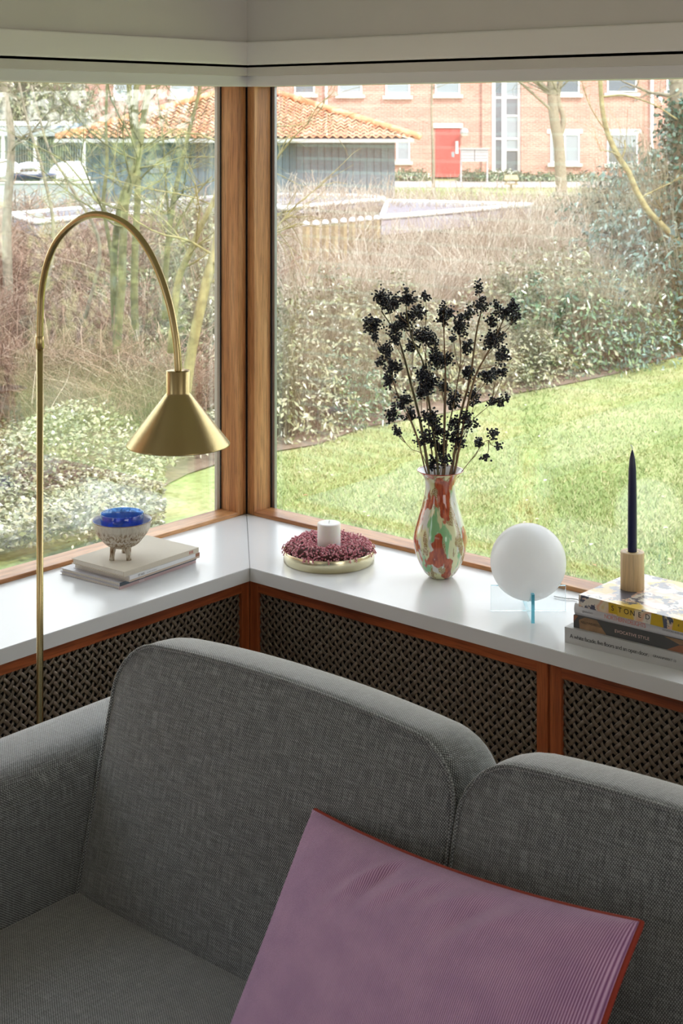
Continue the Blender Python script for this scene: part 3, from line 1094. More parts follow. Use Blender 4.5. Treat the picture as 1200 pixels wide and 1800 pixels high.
# ------------------------------------------------------------------ vase
def vase_mat():
    m, t, b, N, L = new_mat('mottled_art_glass')
    tcn = N.new('ShaderNodeTexCoord')

    def noise(scale, loc, detail=2, dist=.3):
        mp = N.new('ShaderNodeMapping'); mp.inputs['Scale'].default_value = scale; mp.inputs['Location'].default_value = loc
        L.new(tcn.outputs['Object'], mp.inputs['Vector'])
        n = N.new('ShaderNodeTexNoise'); n.inputs['Scale'].default_value = 1; n.inputs['Detail'].default_value = detail; n.inputs['Distortion'].default_value = dist
        L.new(mp.outputs[0], n.inputs['Vector'])
        return n

    def mixc(fac, a, bcol):
        mx = N.new('ShaderNodeMix'); mx.data_type = 'RGBA'
        L.new(fac, mx.inputs['Factor'])
        if isinstance(a, tuple): mx.inputs['A'].default_value = (*a, 1)
        else: L.new(a, mx.inputs['A'])
        if isinstance(bcol, tuple): mx.inputs['B'].default_value = (*bcol, 1)
        else: L.new(bcol, mx.inputs['B'])
        return mx.outputs['Result']

    def mask(n, lo, hi):
        r = ramp(N, [(lo, (0, 0, 0)), (hi, (1, 1, 1))]); L.new(n.outputs['Fac'], r.inputs[0]); return r.outputs[0]
    col = (.76, .76, .44)
    # white milky
    c = mixc(mask(noise((26, 26, 11), (4, 2, 1)), .52, .60), col, (.74, .74, .68))
    # mint green
    c = mixc(mask(noise((30, 30, 9), (1.7, 9, 3), 3), .57, .61), c, (.27, .55, .26))
    # tan speckle
    sp = noise((620, 620, 620), (0, 0, 0), 2, 0)
    rsp = ramp(N, [(.42, (.24, .14, .03)), (.52, (.42, .30, .12)), (.6, (.72, .66, .45))]); L.new(sp.outputs['Fac'], rsp.inputs[0])
    c = mixc(mask(noise((40, 40, 8), (7, 3, 5), 3, .5), .535, .56), c, rsp.outputs[0])
    # rust red
    st = noise((160, 160, 12), (0, 4, 0), 3, .2)
    rst = ramp(N, [(.35, (.30, .035, .012)), (.6, (.56, .12, .04))]); L.new(st.outputs['Fac'], rst.inputs[0])
    c = mixc(mask(noise((22, 22, 11), (12.3, 5.1, .62), 3, .25), .525, .545), c, rst.outputs[0])
    L.new(c, b.inputs['Base Color'])
    b.inputs['Roughness'].default_value = .07; b.inputs['Coat Weight'].default_value = 1.0; b.inputs['Coat Roughness'].default_value = .02
    b.inputs['Subsurface Weight'].default_value = .15; b.inputs['Subsurface Scale'].default_value = .01
    return m


VX, VY = W(773.7, 1013, 3.923)[:2]
vk = .00149
vp = [(0, 0), (17, 0), (20, 1.5), (27.5, 8), (34, 18), (40, 30), (44.3, 44), (46.8, 58), (47.4, 68), (45.8, 80), (42.2, 92), (38.2, 106), (34.2, 119), (31.0, 131), (28.2, 143), (26.8, 154), (26.6, 162), (27.8, 170), (31.0, 177), (36.5, 183), (40.4, 186.5)]
vs_ = smooth_path([(r, 0, z) for r, z in vp[1:]], 3)
prof = [(0, 0)] + [(p[0] * vk, p[2] * vk) for p in vs_]
vase = empty('vase', (VX, VY, S), 0, 'tall art glass vase mottled in rust, green and cream, holding dark berry branches', 'vase')
M['vase'] = vase_mat()
lathe('vase_body', prof, M['vase'], vase, n=96, cap=False)
lathe('inner_lining', [((p[0] - 1.6) * vk, p[2] * vk) for p in vs_[::-1] if p[0] > 4 and p[2] > 6] + [(0, .012)], plain('white_glass_lining', (.86, .86, .86), .1, coat=.8), vase, n=96, cap=False)
M['redrim'] = plain('rust_red_rim', (.42, .06, .03), .1, coat=1)
lathe('rim', [(40.4 * vk, 186.2 * vk), (41.2 * vk, 187.2 * vk), (40.2 * vk, 187.9 * vk), (38.8 * vk, 186.9 * vk)], M['redrim'], vase, n=96, cap=False)

# ------------------------------------------------------------------ berry branches
M['blackberry'] = plain('dried_dark_blue_berries', (.010, .012, .020), .26, spec=.5)
M['stemgreen'] = wood('olive_stem', (.06, .06, .02), (.14, .12, .045), (.22, .17, .07), 'Z', 6, .6)
M['stembrown'] = wood('brown_twig', (.16, .09, .045), (.26, .16, .08), (.36, .24, .13), 'Z', 6, .6)
VC = Vector((VX, VY, 0))
Rv = Vector((R2[0], R2[1], 0)); Fv = Vector((F2[0], F2[1], 0))


def bq(cx, cy, dep=0.0):
    """sketch coordinates of the bouquet (metric, about the vase axis) -> world"""
    lat = ((600 + cx / 3.529) - 773.7) * vk
    z = S + (1013 - (460 + cy / 3.529)) * vk
    lat *= 1 + dep * .25
    z += dep * .24
    return VC + Rv * lat + Fv * dep + Vector((0, 0, z))


mains = [  # path, thickness, colour, depth at the tip
    ([(560, 1440), (540, 1300), (490, 1000), (430, 760), (365, 520), (300, 400), (250, 330)], .0042, 'stemgreen', .03),
    ([(590, 1440), (598, 1300), (565, 1020), (525, 760), (500, 600), (440, 470), (400, 300), (400, 200)], .0036, 'stemgreen', -.035),
    ([(610, 1440), (628, 1300), (645, 800), (640, 560), (634, 420), (632, 330)], .0030, 'stembrown', .0),
    ([(640, 1440), (684, 1300), (740, 960), (800, 740), (838, 480), (872, 320), (858, 220)], .0040, 'stembrown', .045),
    ([(645, 1440), (700, 1300), (755, 1000), (826, 700), (915, 520), (1000, 330), (1050, 240)], .0036, 'stembrown', -.04),
    ([(620, 1440), (640, 1300), (660, 1080), (700, 900), (745, 640), (740, 480), (790, 390)], .0024, 'stembrown', .06),
    ([(580, 1440), (520, 1290), (470, 1080), (400, 900), (330, 760), (290, 600), (240, 480), (170, 340)], .0022, 'stembrown', -.06),
    ([(600, 1440), (575, 1290), (540, 1000), (530, 700), (530, 480), (535, 300)], .0022, 'stembrown', .07),
    ([(650, 1440), (740, 1300), (820, 1180), (880, 1080), (930, 1050)], .0013, 'stembrown', -.05),
    ([(570, 1440), (505, 1200), (430, 1140), (360, 1050)], .0013, 'stembrown', -.03),
    ([(640, 1440), (700, 1210), (800, 1010), (900, 920), (950, 880)], .0015, 'stembrown', .02),
]
clus = [(400, 190, 50, 62), (250, 240, 52, 45), (330, 230, 36, 40), (190, 340, 55, 55), (150, 300, 34, 22), (190, 405, 26, 22), (300, 300, 60, 45), (400, 370, 68, 50), (340, 415, 58, 48), (490, 340, 50, 42), (530, 270, 28, 32),
        (510, 490, 66, 55), (440, 530, 50, 36), (580, 540, 40, 42), (265, 495, 42, 50), (240, 580, 32, 30), (310, 610, 52, 46), (285, 695, 40, 45), (380, 840, 56, 50), (310, 905, 46, 40), (340, 1020, 36, 22),
        (635, 330, 42, 68), (670, 290, 20, 28), (740, 430, 52, 62), (800, 380, 48, 34), (855, 195, 20, 36), (880, 285, 52, 40), (920, 320, 36, 34), (1000, 275, 55, 42), (1050, 215, 26, 52), (1075, 305, 34, 24), (955, 230, 16, 22), (1050, 340, 26, 24),
        (920, 455, 56, 50), (975, 440, 30, 30), (995, 560, 42, 50), (985, 625, 20, 16), (780, 570, 42, 48), (700, 525, 28, 18), (650, 610, 46, 42), (600, 640, 56, 50), (500, 660, 46, 55), (540, 745, 66, 62), (495, 800, 36, 50),
        (640, 790, 44, 30), (890, 695, 56, 34), (950, 730, 48, 40), (1000, 700, 26, 36), (965, 870, 52, 28), (1030, 850, 18, 14), (930, 1030, 36, 32), (960, 1070, 20, 18), (855, 1110, 34, 32), (885, 1145, 18, 14), (790, 995, 46, 42),
        (695, 895, 48, 62), (560, 960, 70, 54), (430, 950, 46, 34), (520, 1100, 56, 52), (610, 1150, 66, 42), (715, 1100, 56, 58), (575, 610, 40, 45), (815, 850, 40, 48), (790, 700, 42, 45), (600, 1050, 48, 42), (330, 470, 40, 32), (450, 300, 30, 26),
        (640, 1230, 40, 40), (560, 1260, 36, 36), (700, 1010, 40, 34), (760, 920, 30, 26)]
assign = {i: [] for i in range(len(mains))}
paths2d = [smooth_path([(x, y, 0) for x, y in m_[0]], 8) for m_ in mains]
for c in clus:
    best = None
    for i, P in enumerate(paths2d):
        for k in range(8, len(P)):
            if P[k][1] < c[1] - 5 and k < len(P) - 1: continue
            d = math.hypot(P[k][0] - c[0], (P[k][1] - c[1] - 70) * .7)
            if mains[i][1] < .002 and k < len(P) - 3: d += 90
            if best is None or d < best[0]: best = (d, i, k)
    assign[best[1]].append((c, best[2]))
bl_names = ['tallest green stemmed branch bearing dark berries, leaning left in the vase', 'green stemmed berry branch rising to the bouquet\'s highest tip, left of centre', 'straight upright brown berry branch in the middle of the vase',
            'stout brown berry branch rising right of centre in the vase', 'brown berry branch reaching to the bouquet\'s upper right tip', 'slender berry branch between the central and right stems', 'thin berry branch spreading to the bouquet\'s far left tip',
            'thin upright berry branch just left of the middle stem', 'wispy low sprig with few berries bending right over the vase rim', 'wispy low sprig with few berries bending left over the vase rim', 'thin sprig reaching right at mid height of the bouquet']
for i, (pp, th, mt_, dp) in enumerate(mains):
    P = paths2d[i]
    n = len(P)
    dep = [dp * (max(0, (k / (n - 1)) - .12) / .88) ** 1.1 for k in range(n)]
    P3 = [bq(P[k][0], P[k][1], dep[k]) for k in range(n)]
    br = empty('berry_branch', P3[0], 0, bl_names[i], 'branch', 'dried berry branches in the vase')
    o0 = Vector(P3[0])
    L3 = [p - o0 for p in P3]
    tube('stem', [tuple(p) for p in L3], [th, th * .9, th * .75, th * .5, th * .3], M[mt_], br, m=1, sides=8)
    bc, brr = [], []
    TP, TR = [], []
    for c, k in assign[i]:
        cx, cy, sx, sy = c
        dd = dep[k] + random.uniform(-.025, .025)
        tip = bq(cx, cy - sy * .5, dd) - o0
        bot = bq(cx + random.uniform(-6, 6), cy + sy * .9, (dd + dep[k]) / 2) - o0
        a = L3[max(0, k - 4)]
        mid = (a + bot) / 2 + Vector((random.uniform(-.004, .004), random.uniform(-.004, .004), -.003))
        pth = smooth_path([tuple(a), tuple(mid), tuple(bot), tuple((bot + tip) / 2), tuple(tip)], 3)
        TP.append(pth); TR.append(np.linspace(.0011, .0005, len(pth)))
        cc3 = bq(cx, cy, dd) - o0
        nb = int(12 + sx * sy / 17)
        ax_ = sx / 3.529 * vk * 1.32; az_ = sy / 3.529 * vk * 1.3
        # sub-sprigs fanning out from the rachis, berries around their ends
        ns = max(6, nb // 8)
        for q in range(ns):
            while True:
                u, v_, w_ = (random.uniform(-1, 1) for _ in range(3))
                if u * u + v_ * v_ + w_ * w_ < 1: break
            taper = 1 - .35 * max(0, w_)
            e = cc3 + Rv * u * ax_ * taper + Fv * v_ * ax_ * .8 + Vector((0, 0, w_ * az_))
            st = bot + (tip - bot) * random.uniform(.05, .8)
            sp_ = smooth_path([tuple(st), tuple((st + e) / 2 + Vector((0, 0, .002))), tuple(e)], 3)
            sp_ = np.array(sp_[np.linspace(0, len(sp_) - 1, 13).round().astype(int)])
            TP.append(sp_); TR.append(np.full(13, .00042))
            for _ in range(max(4, nb // ns)):
                t = random.uniform(.35, 1.1)
                q0 = Vector(st) + (e - Vector(st)) * t
                bc.append(q0 + Vector([random.gauss(0, .0040) for _ in range(3)])); brr.append(random.uniform(.0024, .0033))
    if TP:
        TPn = []
        for p in TP:
            p = np.asarray(p)
            TPn.append(np.stack([np.interp(np.linspace(0, 1, 13), np.linspace(0, 1, len(p)), p[:, k]) for k in range(3)], 1))
        V_, F_ = tubes(np.array(TPn), np.array([np.linspace(r[0], r[-1], 13) for r in TR]), 4)
        props(link('twigs', npmesh('twigs', V_, F_), M['stembrown'], br), kind='stuff')
        props(spheres('berries', bc, brr, M['blackberry'], br, False, .95), kind='stuff')

# ------------------------------------------------------------------ globe lamp on glass plates
gc = W(928, 987, 3.65)
gl_ = empty('globe_lamp', (gc[0], gc[1], S), YAW, 'white opal globe table lamp on crossed pale blue glass plates', 'lamp')
opal = new_mat('opal_glass')
opal[2].inputs['Base Color'].default_value = (.93, .93, .93, 1); opal[2].inputs['Roughness'].default_value = .3
_n, _l = opal[3], opal[4]
_t = _n.new('ShaderNodeBsdfTranslucent'); _t.inputs['Color'].default_value = (.97, .97, .97, 1)
_m = _n.new('ShaderNodeMixShader'); _m.inputs[0].default_value = .45
_l.new(opal[2].outputs[0], _m.inputs[1]); _l.new(_t.outputs[0], _m.inputs[2]); _l.new(_m.outputs[0], _n['Material Output'].inputs['Surface'])
opal[2].inputs['Coat Weight'].default_value = .15
RG = .0918
hz = gc[2] - S
lathe('globe', [(0, -RG)] + [(RG * math.sin(a), -RG * math.cos(a)) for a in np.linspace(.03, PI - .03, 60)] + [(0, RG)], opal[0], gl_, (0, 0, hz), n=96, cap=False)
M['plate'] = clear_glass('pale_blue_plate_glass', (.965, .988, .995), .05)
ed = new_mat('cyan_plate_edge')
ed[2].inputs['Base Color'].default_value = (.10, .50, .66, 1); ed[2].inputs['Roughness'].default_value = .12
ed[2].inputs['Transmission Weight'].default_value = .35
for k, (rot, hw, hh) in enumerate(((0, .091, .062), (PI / 2, .0915, .068))):
    n = 40
    V, F, mi = [], [], []
    t_ = .004
    top = []
    for i in range(n + 1):
        s_ = -hw + 2 * hw * i / n
        zz = hh
        if abs(s_) < RG + .002:
            zz = min(hh, hz - math.sqrt(max(0, (RG + .0012) ** 2 - s_ * s_)))
        top.append((s_, zz))
    for y in (-t_, t_):
        for s_, zz in top: V.append((s_, y, zz))
        for s_, zz in top: V.append((s_, y, 0.0002))
    m_ = n + 1
    for i in range(n):
        F.append((m_ + i, m_ + i + 1, i + 1, i)); mi.append(0)
        F.append((2 * m_ + i, 2 * m_ + i + 1, 3 * m_ + i + 1, 3 * m_ + i)); mi.append(0)
        F.append((i, i + 1, 2 * m_ + i + 1, 2 * m_ + i)); mi.append(1)
        F.append((m_ + i + 1, m_ + i, 3 * m_ + i, 3 * m_ + i + 1)); mi.append(1)
    F.append((0, 2 * m_, 3 * m_, m_)); mi.append(1)
    F.append((n, m_ + n, 3 * m_ + n, 2 * m_ + n)); mi.append(1)
    o = mesh('glass_plate', V, F, [M['plate'], ed[0]], gl_, None, False, mi)
    o.rotation_euler = (0, 0, rot)
# flex running right along the sill behind the books
ca = empty('lamp_cord', (gc[0], gc[1], S), 0, 'thin white lamp cord running from the globe lamp behind the book stack', 'cord')
p0 = G(993, 1052, S + .002) - gc; p1 = G(1022, 1057, S + .002) - gc
tube('flex', [(p0[0] - .03, p0[1] - .004, .003), (p0[0], p0[1], .003), (p1[0], p1[1], .003), (p1[0] + .15, -.02 + .09, .003), (p1[0] + .5, .08, .003), (p1[0] + .9, .06, .003)], .0016, plain('white_flex', (.75, .75, .75), .5), ca, m=6, sides=8)

# ------------------------------------------------------------------ taper candle in wooden holder
HX, HY = G(1111, 1034, z4 + .0265)[:2]
ZH = z4 + .0265
ash = wood('pale_ash', (.55, .36, .16), (.72, .52, .28), (.80, .62, .38), 'Z', 1.6, .45, .5)
hd = empty('candle_holder', (HX, HY, ZH), 0, 'round pale wooden candle holder standing on the marbled book', 'candle holder')
lathe('holder_body', [(0, 0), (.0262, 0), (.0272, .001), (.0272, .0845), (.0264, .0857), (.0125, .0857), (.0118, .084), (.0115, .060), (0, .060)], ash, hd, n=64, cap=False)
lathe('socket_ring', [(.0108, .0852), (.0125, .0862), (.0135, .0862), (.0137, .0857)], M['brass_dark'], hd, n=40, cap=False)
navy = plain('navy_wax', (.008, .012, .065), .3, spec=.5, coat=.2)
tp_ = empty('taper_candle', (HX, HY, ZH + .0605), 0, 'tall navy blue taper candle in the wooden holder', 'candle')
lathe('wax_body', [(0, 0), (.0105, 0), (.0107, .03), (.0106, .10), (.0100, .17), (.0088, .215), (.0068, .236), (.0042, .249), (.0016, .258), (0, .2595)], navy, tp_, n=40, cap=False)
tube('wick', [(0, 0, .257), (-.0004, 0, .264), (-.002, -.001, .268), (-.004, -.002, .2695)], .0011, plain('waxed_wick', (.75, .78, .80), .5), tp_, m=4, sides=8)

# ================================================================== GARDEN AND STREET
EX = random.Random(21)
erg = np.random.default_rng(21)
def lawn_mat():
    m, t, b, N, L = new_mat('lawn_grass')
    tcn = N.new('ShaderNodeTexCoord')
    n = N.new('ShaderNodeTexNoise'); n.inputs['Scale'].default_value = 1.1; n.inputs['Detail'].default_value = 6
    L.new(tcn.outputs['Object'], n.inputs['Vector'])
    r = ramp(N, [(.34, (.235, .30, .105)), (.5, (.32, .375, .15)), (.66, (.40, .40, .20))])
    L.new(n.outputs['Fac'], r.inputs[0])
    n2 = N.new('ShaderNodeTexNoise'); n2.inputs['Scale'].default_value = 28; n2.inputs['Detail'].default_value = 4
    L.new(tcn.outputs['Object'], n2.inputs['Vector'])
    r2 = ramp(N, [(.35, (.72, .74, .66)), (.6, (1.08, 1.06, 1.05))]); L.new(n2.outputs['Fac'], r2.inputs[0])
    mx = N.new('ShaderNodeMix'); mx.data_type = 'RGBA'; mx.blend_type = 'MULTIPLY'; mx.inputs['Factor'].default_value = 1
    L.new(r.outputs[0], mx.inputs['A']); L.new(r2.outputs[0], mx.inputs['B']); L.new(mx.outputs['Result'], b.inputs['Base Color'])
    b.inputs['Roughness'].default_value = .95
    b.inputs['Specular IOR Level'].default_value = .1
    return m


M['lawn'] = lawn_mat()
M['soil'] = plain('leaf_litter', (.20, .145, .10), .95, noise=.45, nscale=9)
M['gravel'] = plain('pale_gravel', (.46, .43, .39), .95, noise=.12, nscale=6)
M['blade'] = island_mat('grass_blades', [(0, (.21, .28, .095)), (.5, (.31, .37, .15)), (.85, (.42, .43, .21)), (1, (.52, .48, .28))], .7, .2)


def ground_poly(name, pts, z, mat):
    V = [(p[0], p[1], z) for p in pts]
    return struct(mesh(name, V, [tuple(range(len(V)))], mat))


def WX(px, d):
    p = W(px, 210, d); return (p[0], p[1])


gr_ = struct(mesh('ground', [(-300, -300, GZ - .02), (300, -300, GZ - .02), (300, 300, GZ - .02), (-300, 300, GZ - .02)], [(0, 1, 2, 3)], M['lawn']))
# planting bed below hedges and shrubs
bed = [G(-600, 960), G(-200, 930), G(110, 905), G(250, 870), G(330, 830), G(420, 800), G(500, 788), G(560, 778), G(640, 748), G(700, 738), G(790, 722), G(880, 694), G(1000, 672), G(1080, 655), G(1150, 634), G(1260, 610), G(1300, 440), G(900, 400), G(600, 400), G(0, 420), G(-600, 440)]
bed_o = ground_poly('ground_bed', [(p[0], p[1]) for p in bed], GZ - .008, M['soil'])
ground_poly('ground_path', [WX(-400, 53), WX(1700, 53), WX(1700, 59), WX(-400, 59)], GZ - .006, M['gravel'])


# grass blades near the window
def blades():
    n = 70000
    px = erg.uniform(380, 1400, n); py = 640 + 400 * erg.uniform(0, 1, n) ** .9
    d = (CAM[2] - GZ) * F0 / (py - 210)
    l = (px - 600) / F0
    x = CAM[0] + (F2[0] + R2[0] * l) * d; y = CAM[1] + (F2[1] + R2[1] * l) * d
    # keep to the lawn: beyond the bed edge
    bx = np.array([-200, 110, 250, 330, 420, 500, 560, 640, 700, 790, 880, 1000, 1080, 1150, 1260.])
    by = np.array([900, 905, 870, 830, 800, 788, 778, 748, 738, 722, 694, 672, 655, 634, 610.])
    ok = py > np.interp(px, bx, by) + 2
    x, y = x[ok], y[ok]; n = len(x)
    a = erg.uniform(0, 2 * PI, n); h = erg.uniform(.004, .016, n); wd = erg.uniform(.003, .006, n)
    lx = erg.normal(0, .018, n); ly = erg.normal(0, .018, n)
    V = np.empty((n, 3, 3))
    V[:, 0] = np.stack([x - wd * np.cos(a), y - wd * np.sin(a), np.full(n, GZ - .02)], 1)
    V[:, 1] = np.stack([x + wd * np.cos(a), y + wd * np.sin(a), np.full(n, GZ - .02)], 1)
    V[:, 2] = np.stack([x + lx, y + ly, GZ + h], 1)
    me = npmesh('grass', V.reshape(-1, 3), np.arange(n * 3).reshape(-1, 3))
    props(link('grass', me, M['blade']), 'short green lawn grass outside the right window', 'grass', kind='stuff')


blades()
# pale fallen leaves scattered on the lawn
V, F = [], []
for k in range(70):
    px_, py_ = EX.uniform(520, 1250), EX.uniform(690, 1000)
    if py_ < 690 + (900 - px_) * .12: continue
    p = G(px_, py_); a = EX.uniform(0, 2 * PI); s = EX.uniform(.009, .019); b_ = len(V)
    for q, (u, v_) in enumerate(((-1, 0), (-.3, .55), (.6, .4), (1, 0), (.6, -.4), (-.3, -.55))):
        V.append((p[0] + s * (u * math.cos(a) - v_ * math.sin(a)), p[1] + s * (u * math.sin(a) + v_ * math.cos(a)), GZ + .014 + .008 * abs(v_)))
    F.append(tuple(range(b_, b_ + 6)))
props(mesh('fallen_leaves', V, F, island_mat('dry_leaf', [(0, (.42, .20, .09)), (.5, (.62, .50, .36)), (1, (.80, .77, .70))], .7)), 'pale fallen leaves scattered over the lawn', 'fallen leaves', kind='stuff')


# ---------------------------------------------------------------- shrubs
def twig_mesh(name, n, rad, hgt, thick, arch, curl, wild=.25):
    k = 7
    t = np.linspace(0, 1, k)
    a = erg.uniform(0, 2 * PI, n); r0 = rad * np.sqrt(erg.uniform(0, 1, n)) * .8
    a2 = a + erg.normal(0, .9, n)
    L_ = hgt * erg.uniform(.45, 1.1, n)
    out = arch * erg.uniform(.2, 1.2, n) * hgt
    P = np.zeros((n, k, 3))
    cv = erg.normal(0, curl, (n, 2)); ph = erg.uniform(0, 2 * PI, (n, 2))
    z0 = erg.uniform(0, hgt * .35, n) * (erg.uniform(0, 1, n) > .45)
    for i, tt in enumerate(t):
        P[:, i, 0] = r0 * np.cos(a) + out * np.cos(a2) * tt ** 1.5 + cv[:, 0] * np.sin(ph[:, 0] + 4.2 * tt) * tt
        P[:, i, 1] = r0 * np.sin(a) + out * np.sin(a2) * tt ** 1.5 + cv[:, 1] * np.sin(ph[:, 1] + 4.2 * tt) * tt
        P[:, i, 2] = z0 + L_ * (tt - arch * .45 * tt ** 2.4)
    # a share of side twigs crossing at random
    m = int(n * wild)
    P[:m, :, 2] = (P[:m, :1, 2] * 0 + erg.uniform(.1, .9, (m, 1)) * hgt) + (t[None] - .5) * erg.normal(0, .35, (m, 1)) * hgt + cv[:m, :1] * np.sin(ph[:m, :1] + 5 * t[None])
    R_ = thick * erg.uniform(.5, 1.3, (n, 1)) * (1 - .65 * t[None])
    return npmesh(name, *tubes(P, R_, 3))


def leaf_blob(name, n, rad, hgt, size, flat=.5, shell=.55):
    """leaves of 4 triangles folded along the midrib, filling an uneven mound"""
    u = erg.normal(0, 1, (n, 3)); u /= np.linalg.norm(u, axis=1)[:, None]
    u[:, 2] = np.abs(u[:, 2])
    rr = shell + (1 - shell) * erg.uniform(0, 1, n) ** .6
    bump = 1 + .18 * np.sin(u[:, 0] * 5 + 1) * np.cos(u[:, 1] * 6) + .1 * np.sin(u[:, 2] * 9 + u[:, 0] * 7)
    C = u * (rr * bump)[:, None] * np.array([rad, rad, hgt])
    nrm = u * (1 - flat) + erg.normal(0, .55, (n, 3)) * .9 + np.array([0, 0, flat])
    nrm /= np.linalg.norm(nrm, axis=1)[:, None]
    ax = np.cross(nrm, erg.normal(0, 1, (n, 3))); ax /= np.linalg.norm(ax, axis=1)[:, None]
    bx = np.cross(nrm, ax)
    s = size * erg.uniform(.6, 1.3, n)[:, None]
    V = np.stack([C - ax * s, C - bx * s * .42 + nrm * s * .12, C + ax * s, C + bx * s * .42 + nrm * s * .12], 1)
    b = np.arange(n)[:, None] * 4
    F = np.concatenate([b + np.array([0, 1, 2]), b + np.array([0, 2, 3])])
    return npmesh(name, V.reshape(-1, 3), F)


M['redtwig'] = island_mat('red_brown_bare_twigs', [(0, (.17, .10, .075)), (.4, (.34, .21, .155)), (.75, (.49, .34, .255)), (1, (.66, .55, .43))], .85, .2)
M['tantwig'] = island_mat('tan_bare_twigs', [(0, (.27, .21, .15)), (.4, (.47, .40, .31)), (.75, (.63, .56, .46)), (1, (.78, .72, .62))], .85, .2)
M['greytwig'] = island_mat('grey_olive_twigs', [(0, (.14, .13, .08)), (.5, (.28, .26, .17)), (1, (.46, .43, .33))], .85, .2)
M['leafg'] = island_mat('glossy_green_leaves', [(0, (.025, .07, .03)), (.4, (.06, .14, .055)), (.75, (.16, .25, .09)), (.9, (.36, .38, .22)), (1, (.62, .60, .50))], .22, .7, .3)
M['leafo'] = island_mat('olive_green_leaves', [(0, (.08, .085, .04)), (.35, (.19, .21, .09)), (.72, (.34, .33, .17)), (.92, (.48, .44, .30)), (1, (.70, .67, .58))], .3, .6, .25)
M['leafb'] = island_mat('blue_green_leaves', [(0, (.02, .065, .05)), (.5, (.05, .13, .095)), (.85, (.13, .25, .18)), (1, (.40, .50, .42))], .25, .7, .3)

TW = [twig_mesh('bare_twigs', 620, .55, 1.0, .0045, .55, .10) for _ in range(3)]
TS = [twig_mesh('upright_twigs', 620, .55, 1.0, .0042, .25, .07, .18) for _ in range(3)]
LB = [leaf_blob('shrub_leaves', 2600, .60, .62, .026) for _ in range(3)]


def inst(name, me, mat, loc, sc, parent, rz=None, kind=None):
    key = me.name + mat.name
    if key not in inst.cache:
        m2 = me.copy(); m2.materials.clear(); m2.materials.append(mat); inst.cache[key] = m2
    o = bpy.data.objects.new(name, inst.cache[key]); COL.objects.link(o)
    if parent is not None: o.parent = parent
    o.location = loc; o.scale = sc
    o.rotation_euler = (0, 0, EX.uniform(0, 2 * PI) if rz is None else rz)
    if kind: o['kind'] = kind
    return o


inst.cache = {}


def shrub(name, px, py_base, r, h, kind, label, group, cat='shrub'):
    """kind: red / tan / grey twigs, green / olive / blue leaves over twigs"""
    p = G(px, py_base)
    root = empty(name, (p[0], p[1], GZ - .02), 0, label, cat, group)
    if kind in ('red', 'tan', 'grey'):
        src = EX.choice(TW if kind == 'red' else TS)
        inst('bare_twigs', src, M[{'red': 'redtwig', 'tan': 'tantwig', 'grey': 'greytwig'}[kind]], (0, 0, 0), (r / .75, r / .75, h), root, kind='stuff')
    else:
        inst('leaves', EX.choice(LB), M[{'green': 'leafg', 'olive': 'leafo', 'blue': 'leafb'}[kind]], (0, 0, 0), (r / .62, r / .62, h / .64), root, kind='stuff')
        inst('bare_twigs', EX.choice(TS), M['greytwig'], (0, 0, 0), (r / .9, r / .9, h * .95), root, kind='stuff')
    return root


# red-brown bramble thicket filling the left window
for row, (py, h, n) in enumerate(((735, .75, 9), (640, .85, 9), (560, .95, 10), (500, 1.0, 10), (455, 1.1, 11))):
    for i in range(n):
        px = -300 + 710 * (i + .5 + EX.uniform(-.25, .25)) / n
        if px > 300 and row < 2: continue
        d = (CAM[2] - GZ) * F0 / (py - 210)
        shrub('bramble_bush', px, py + EX.uniform(-8, 8), d * .050 * EX.uniform(.9, 1.15), h * EX.uniform(.85, 1.1), 'red',
              'tangled red-brown bare bramble outside the left window', 'brambles outside the left window')
# tan reed-like thicket right of the corner, rows towards the shelter roofs
for row, (py, h, n) in enumerate(((610, .70, 5), (540, .80, 6), (490, .95, 8), (450, 1.05, 9), (425, 1.1, 9))):
    for i in range(n):
        px = 470 + 660 * (i + .5 + EX.uniform(-.25, .25)) / n
        if row == 0 and px > 760: continue
        d = (CAM[2] - GZ) * F0 / (py - 210)
        shrub('bare_hedge_bush', px, py + EX.uniform(-6, 6), d * .048 * EX.uniform(.9, 1.15), h * EX.uniform(.8, 1.05), 'tan',
              'pale tan bare-twigged bush of the tall dry thicket beyond the lawn', 'dry thicket beyond the lawn')
# leafy shrubs along the lawn edge
LS = ['olive leafy shrub at the lawn edge, touching the window post on its right', 'olive leafy shrub one step right of the post, behind the first row', 'small green shrub at the lawn edge midway between post and bouquet', 'olive leafy shrub at the lawn edge just left of the bouquet',
      'larger olive shrub in the back row, between post and bouquet', 'small green shrub behind the bouquet\'s lower left berries', 'olive shrub at the lawn edge directly behind the bouquet', 'olive shrub at the lawn edge behind the bouquet\'s right stems', 'rounded olive shrub behind the bouquet\'s upper left clusters']
for px, py, r, h, kd in ((500, 755, .55, .75, 'olive'), (545, 700, .60, .80, 'olive'), (600, 735, .50, .55, 'green'), (655, 700, .60, .75, 'olive'), (585, 640, .75, .9, 'olive'), (700, 690, .5, .6, 'green'),
                         (770, 680, .6, .65, 'olive'), (840, 680, .55, .55, 'olive'), (690, 620, .8, .8, 'olive')):
    shrub('leafy_shrub', px, py, r, h, kd, LS.pop(0), 'leafy shrubs behind the vase')
LE = ['low olive shrub at the lawn edge, first to the right of the bouquet', 'green shrub at the lawn edge right of the bouquet, second in the row', 'dark green shrub in the middle of the row right of the bouquet', 'bluish green shrub at the row\'s right end, above the candle tip',
      'taller olive shrub in the back row, above the round lamp', 'olive back-row shrub beside the bouquet\'s right tips', 'green shrub in the back row, straight above the navy candle']
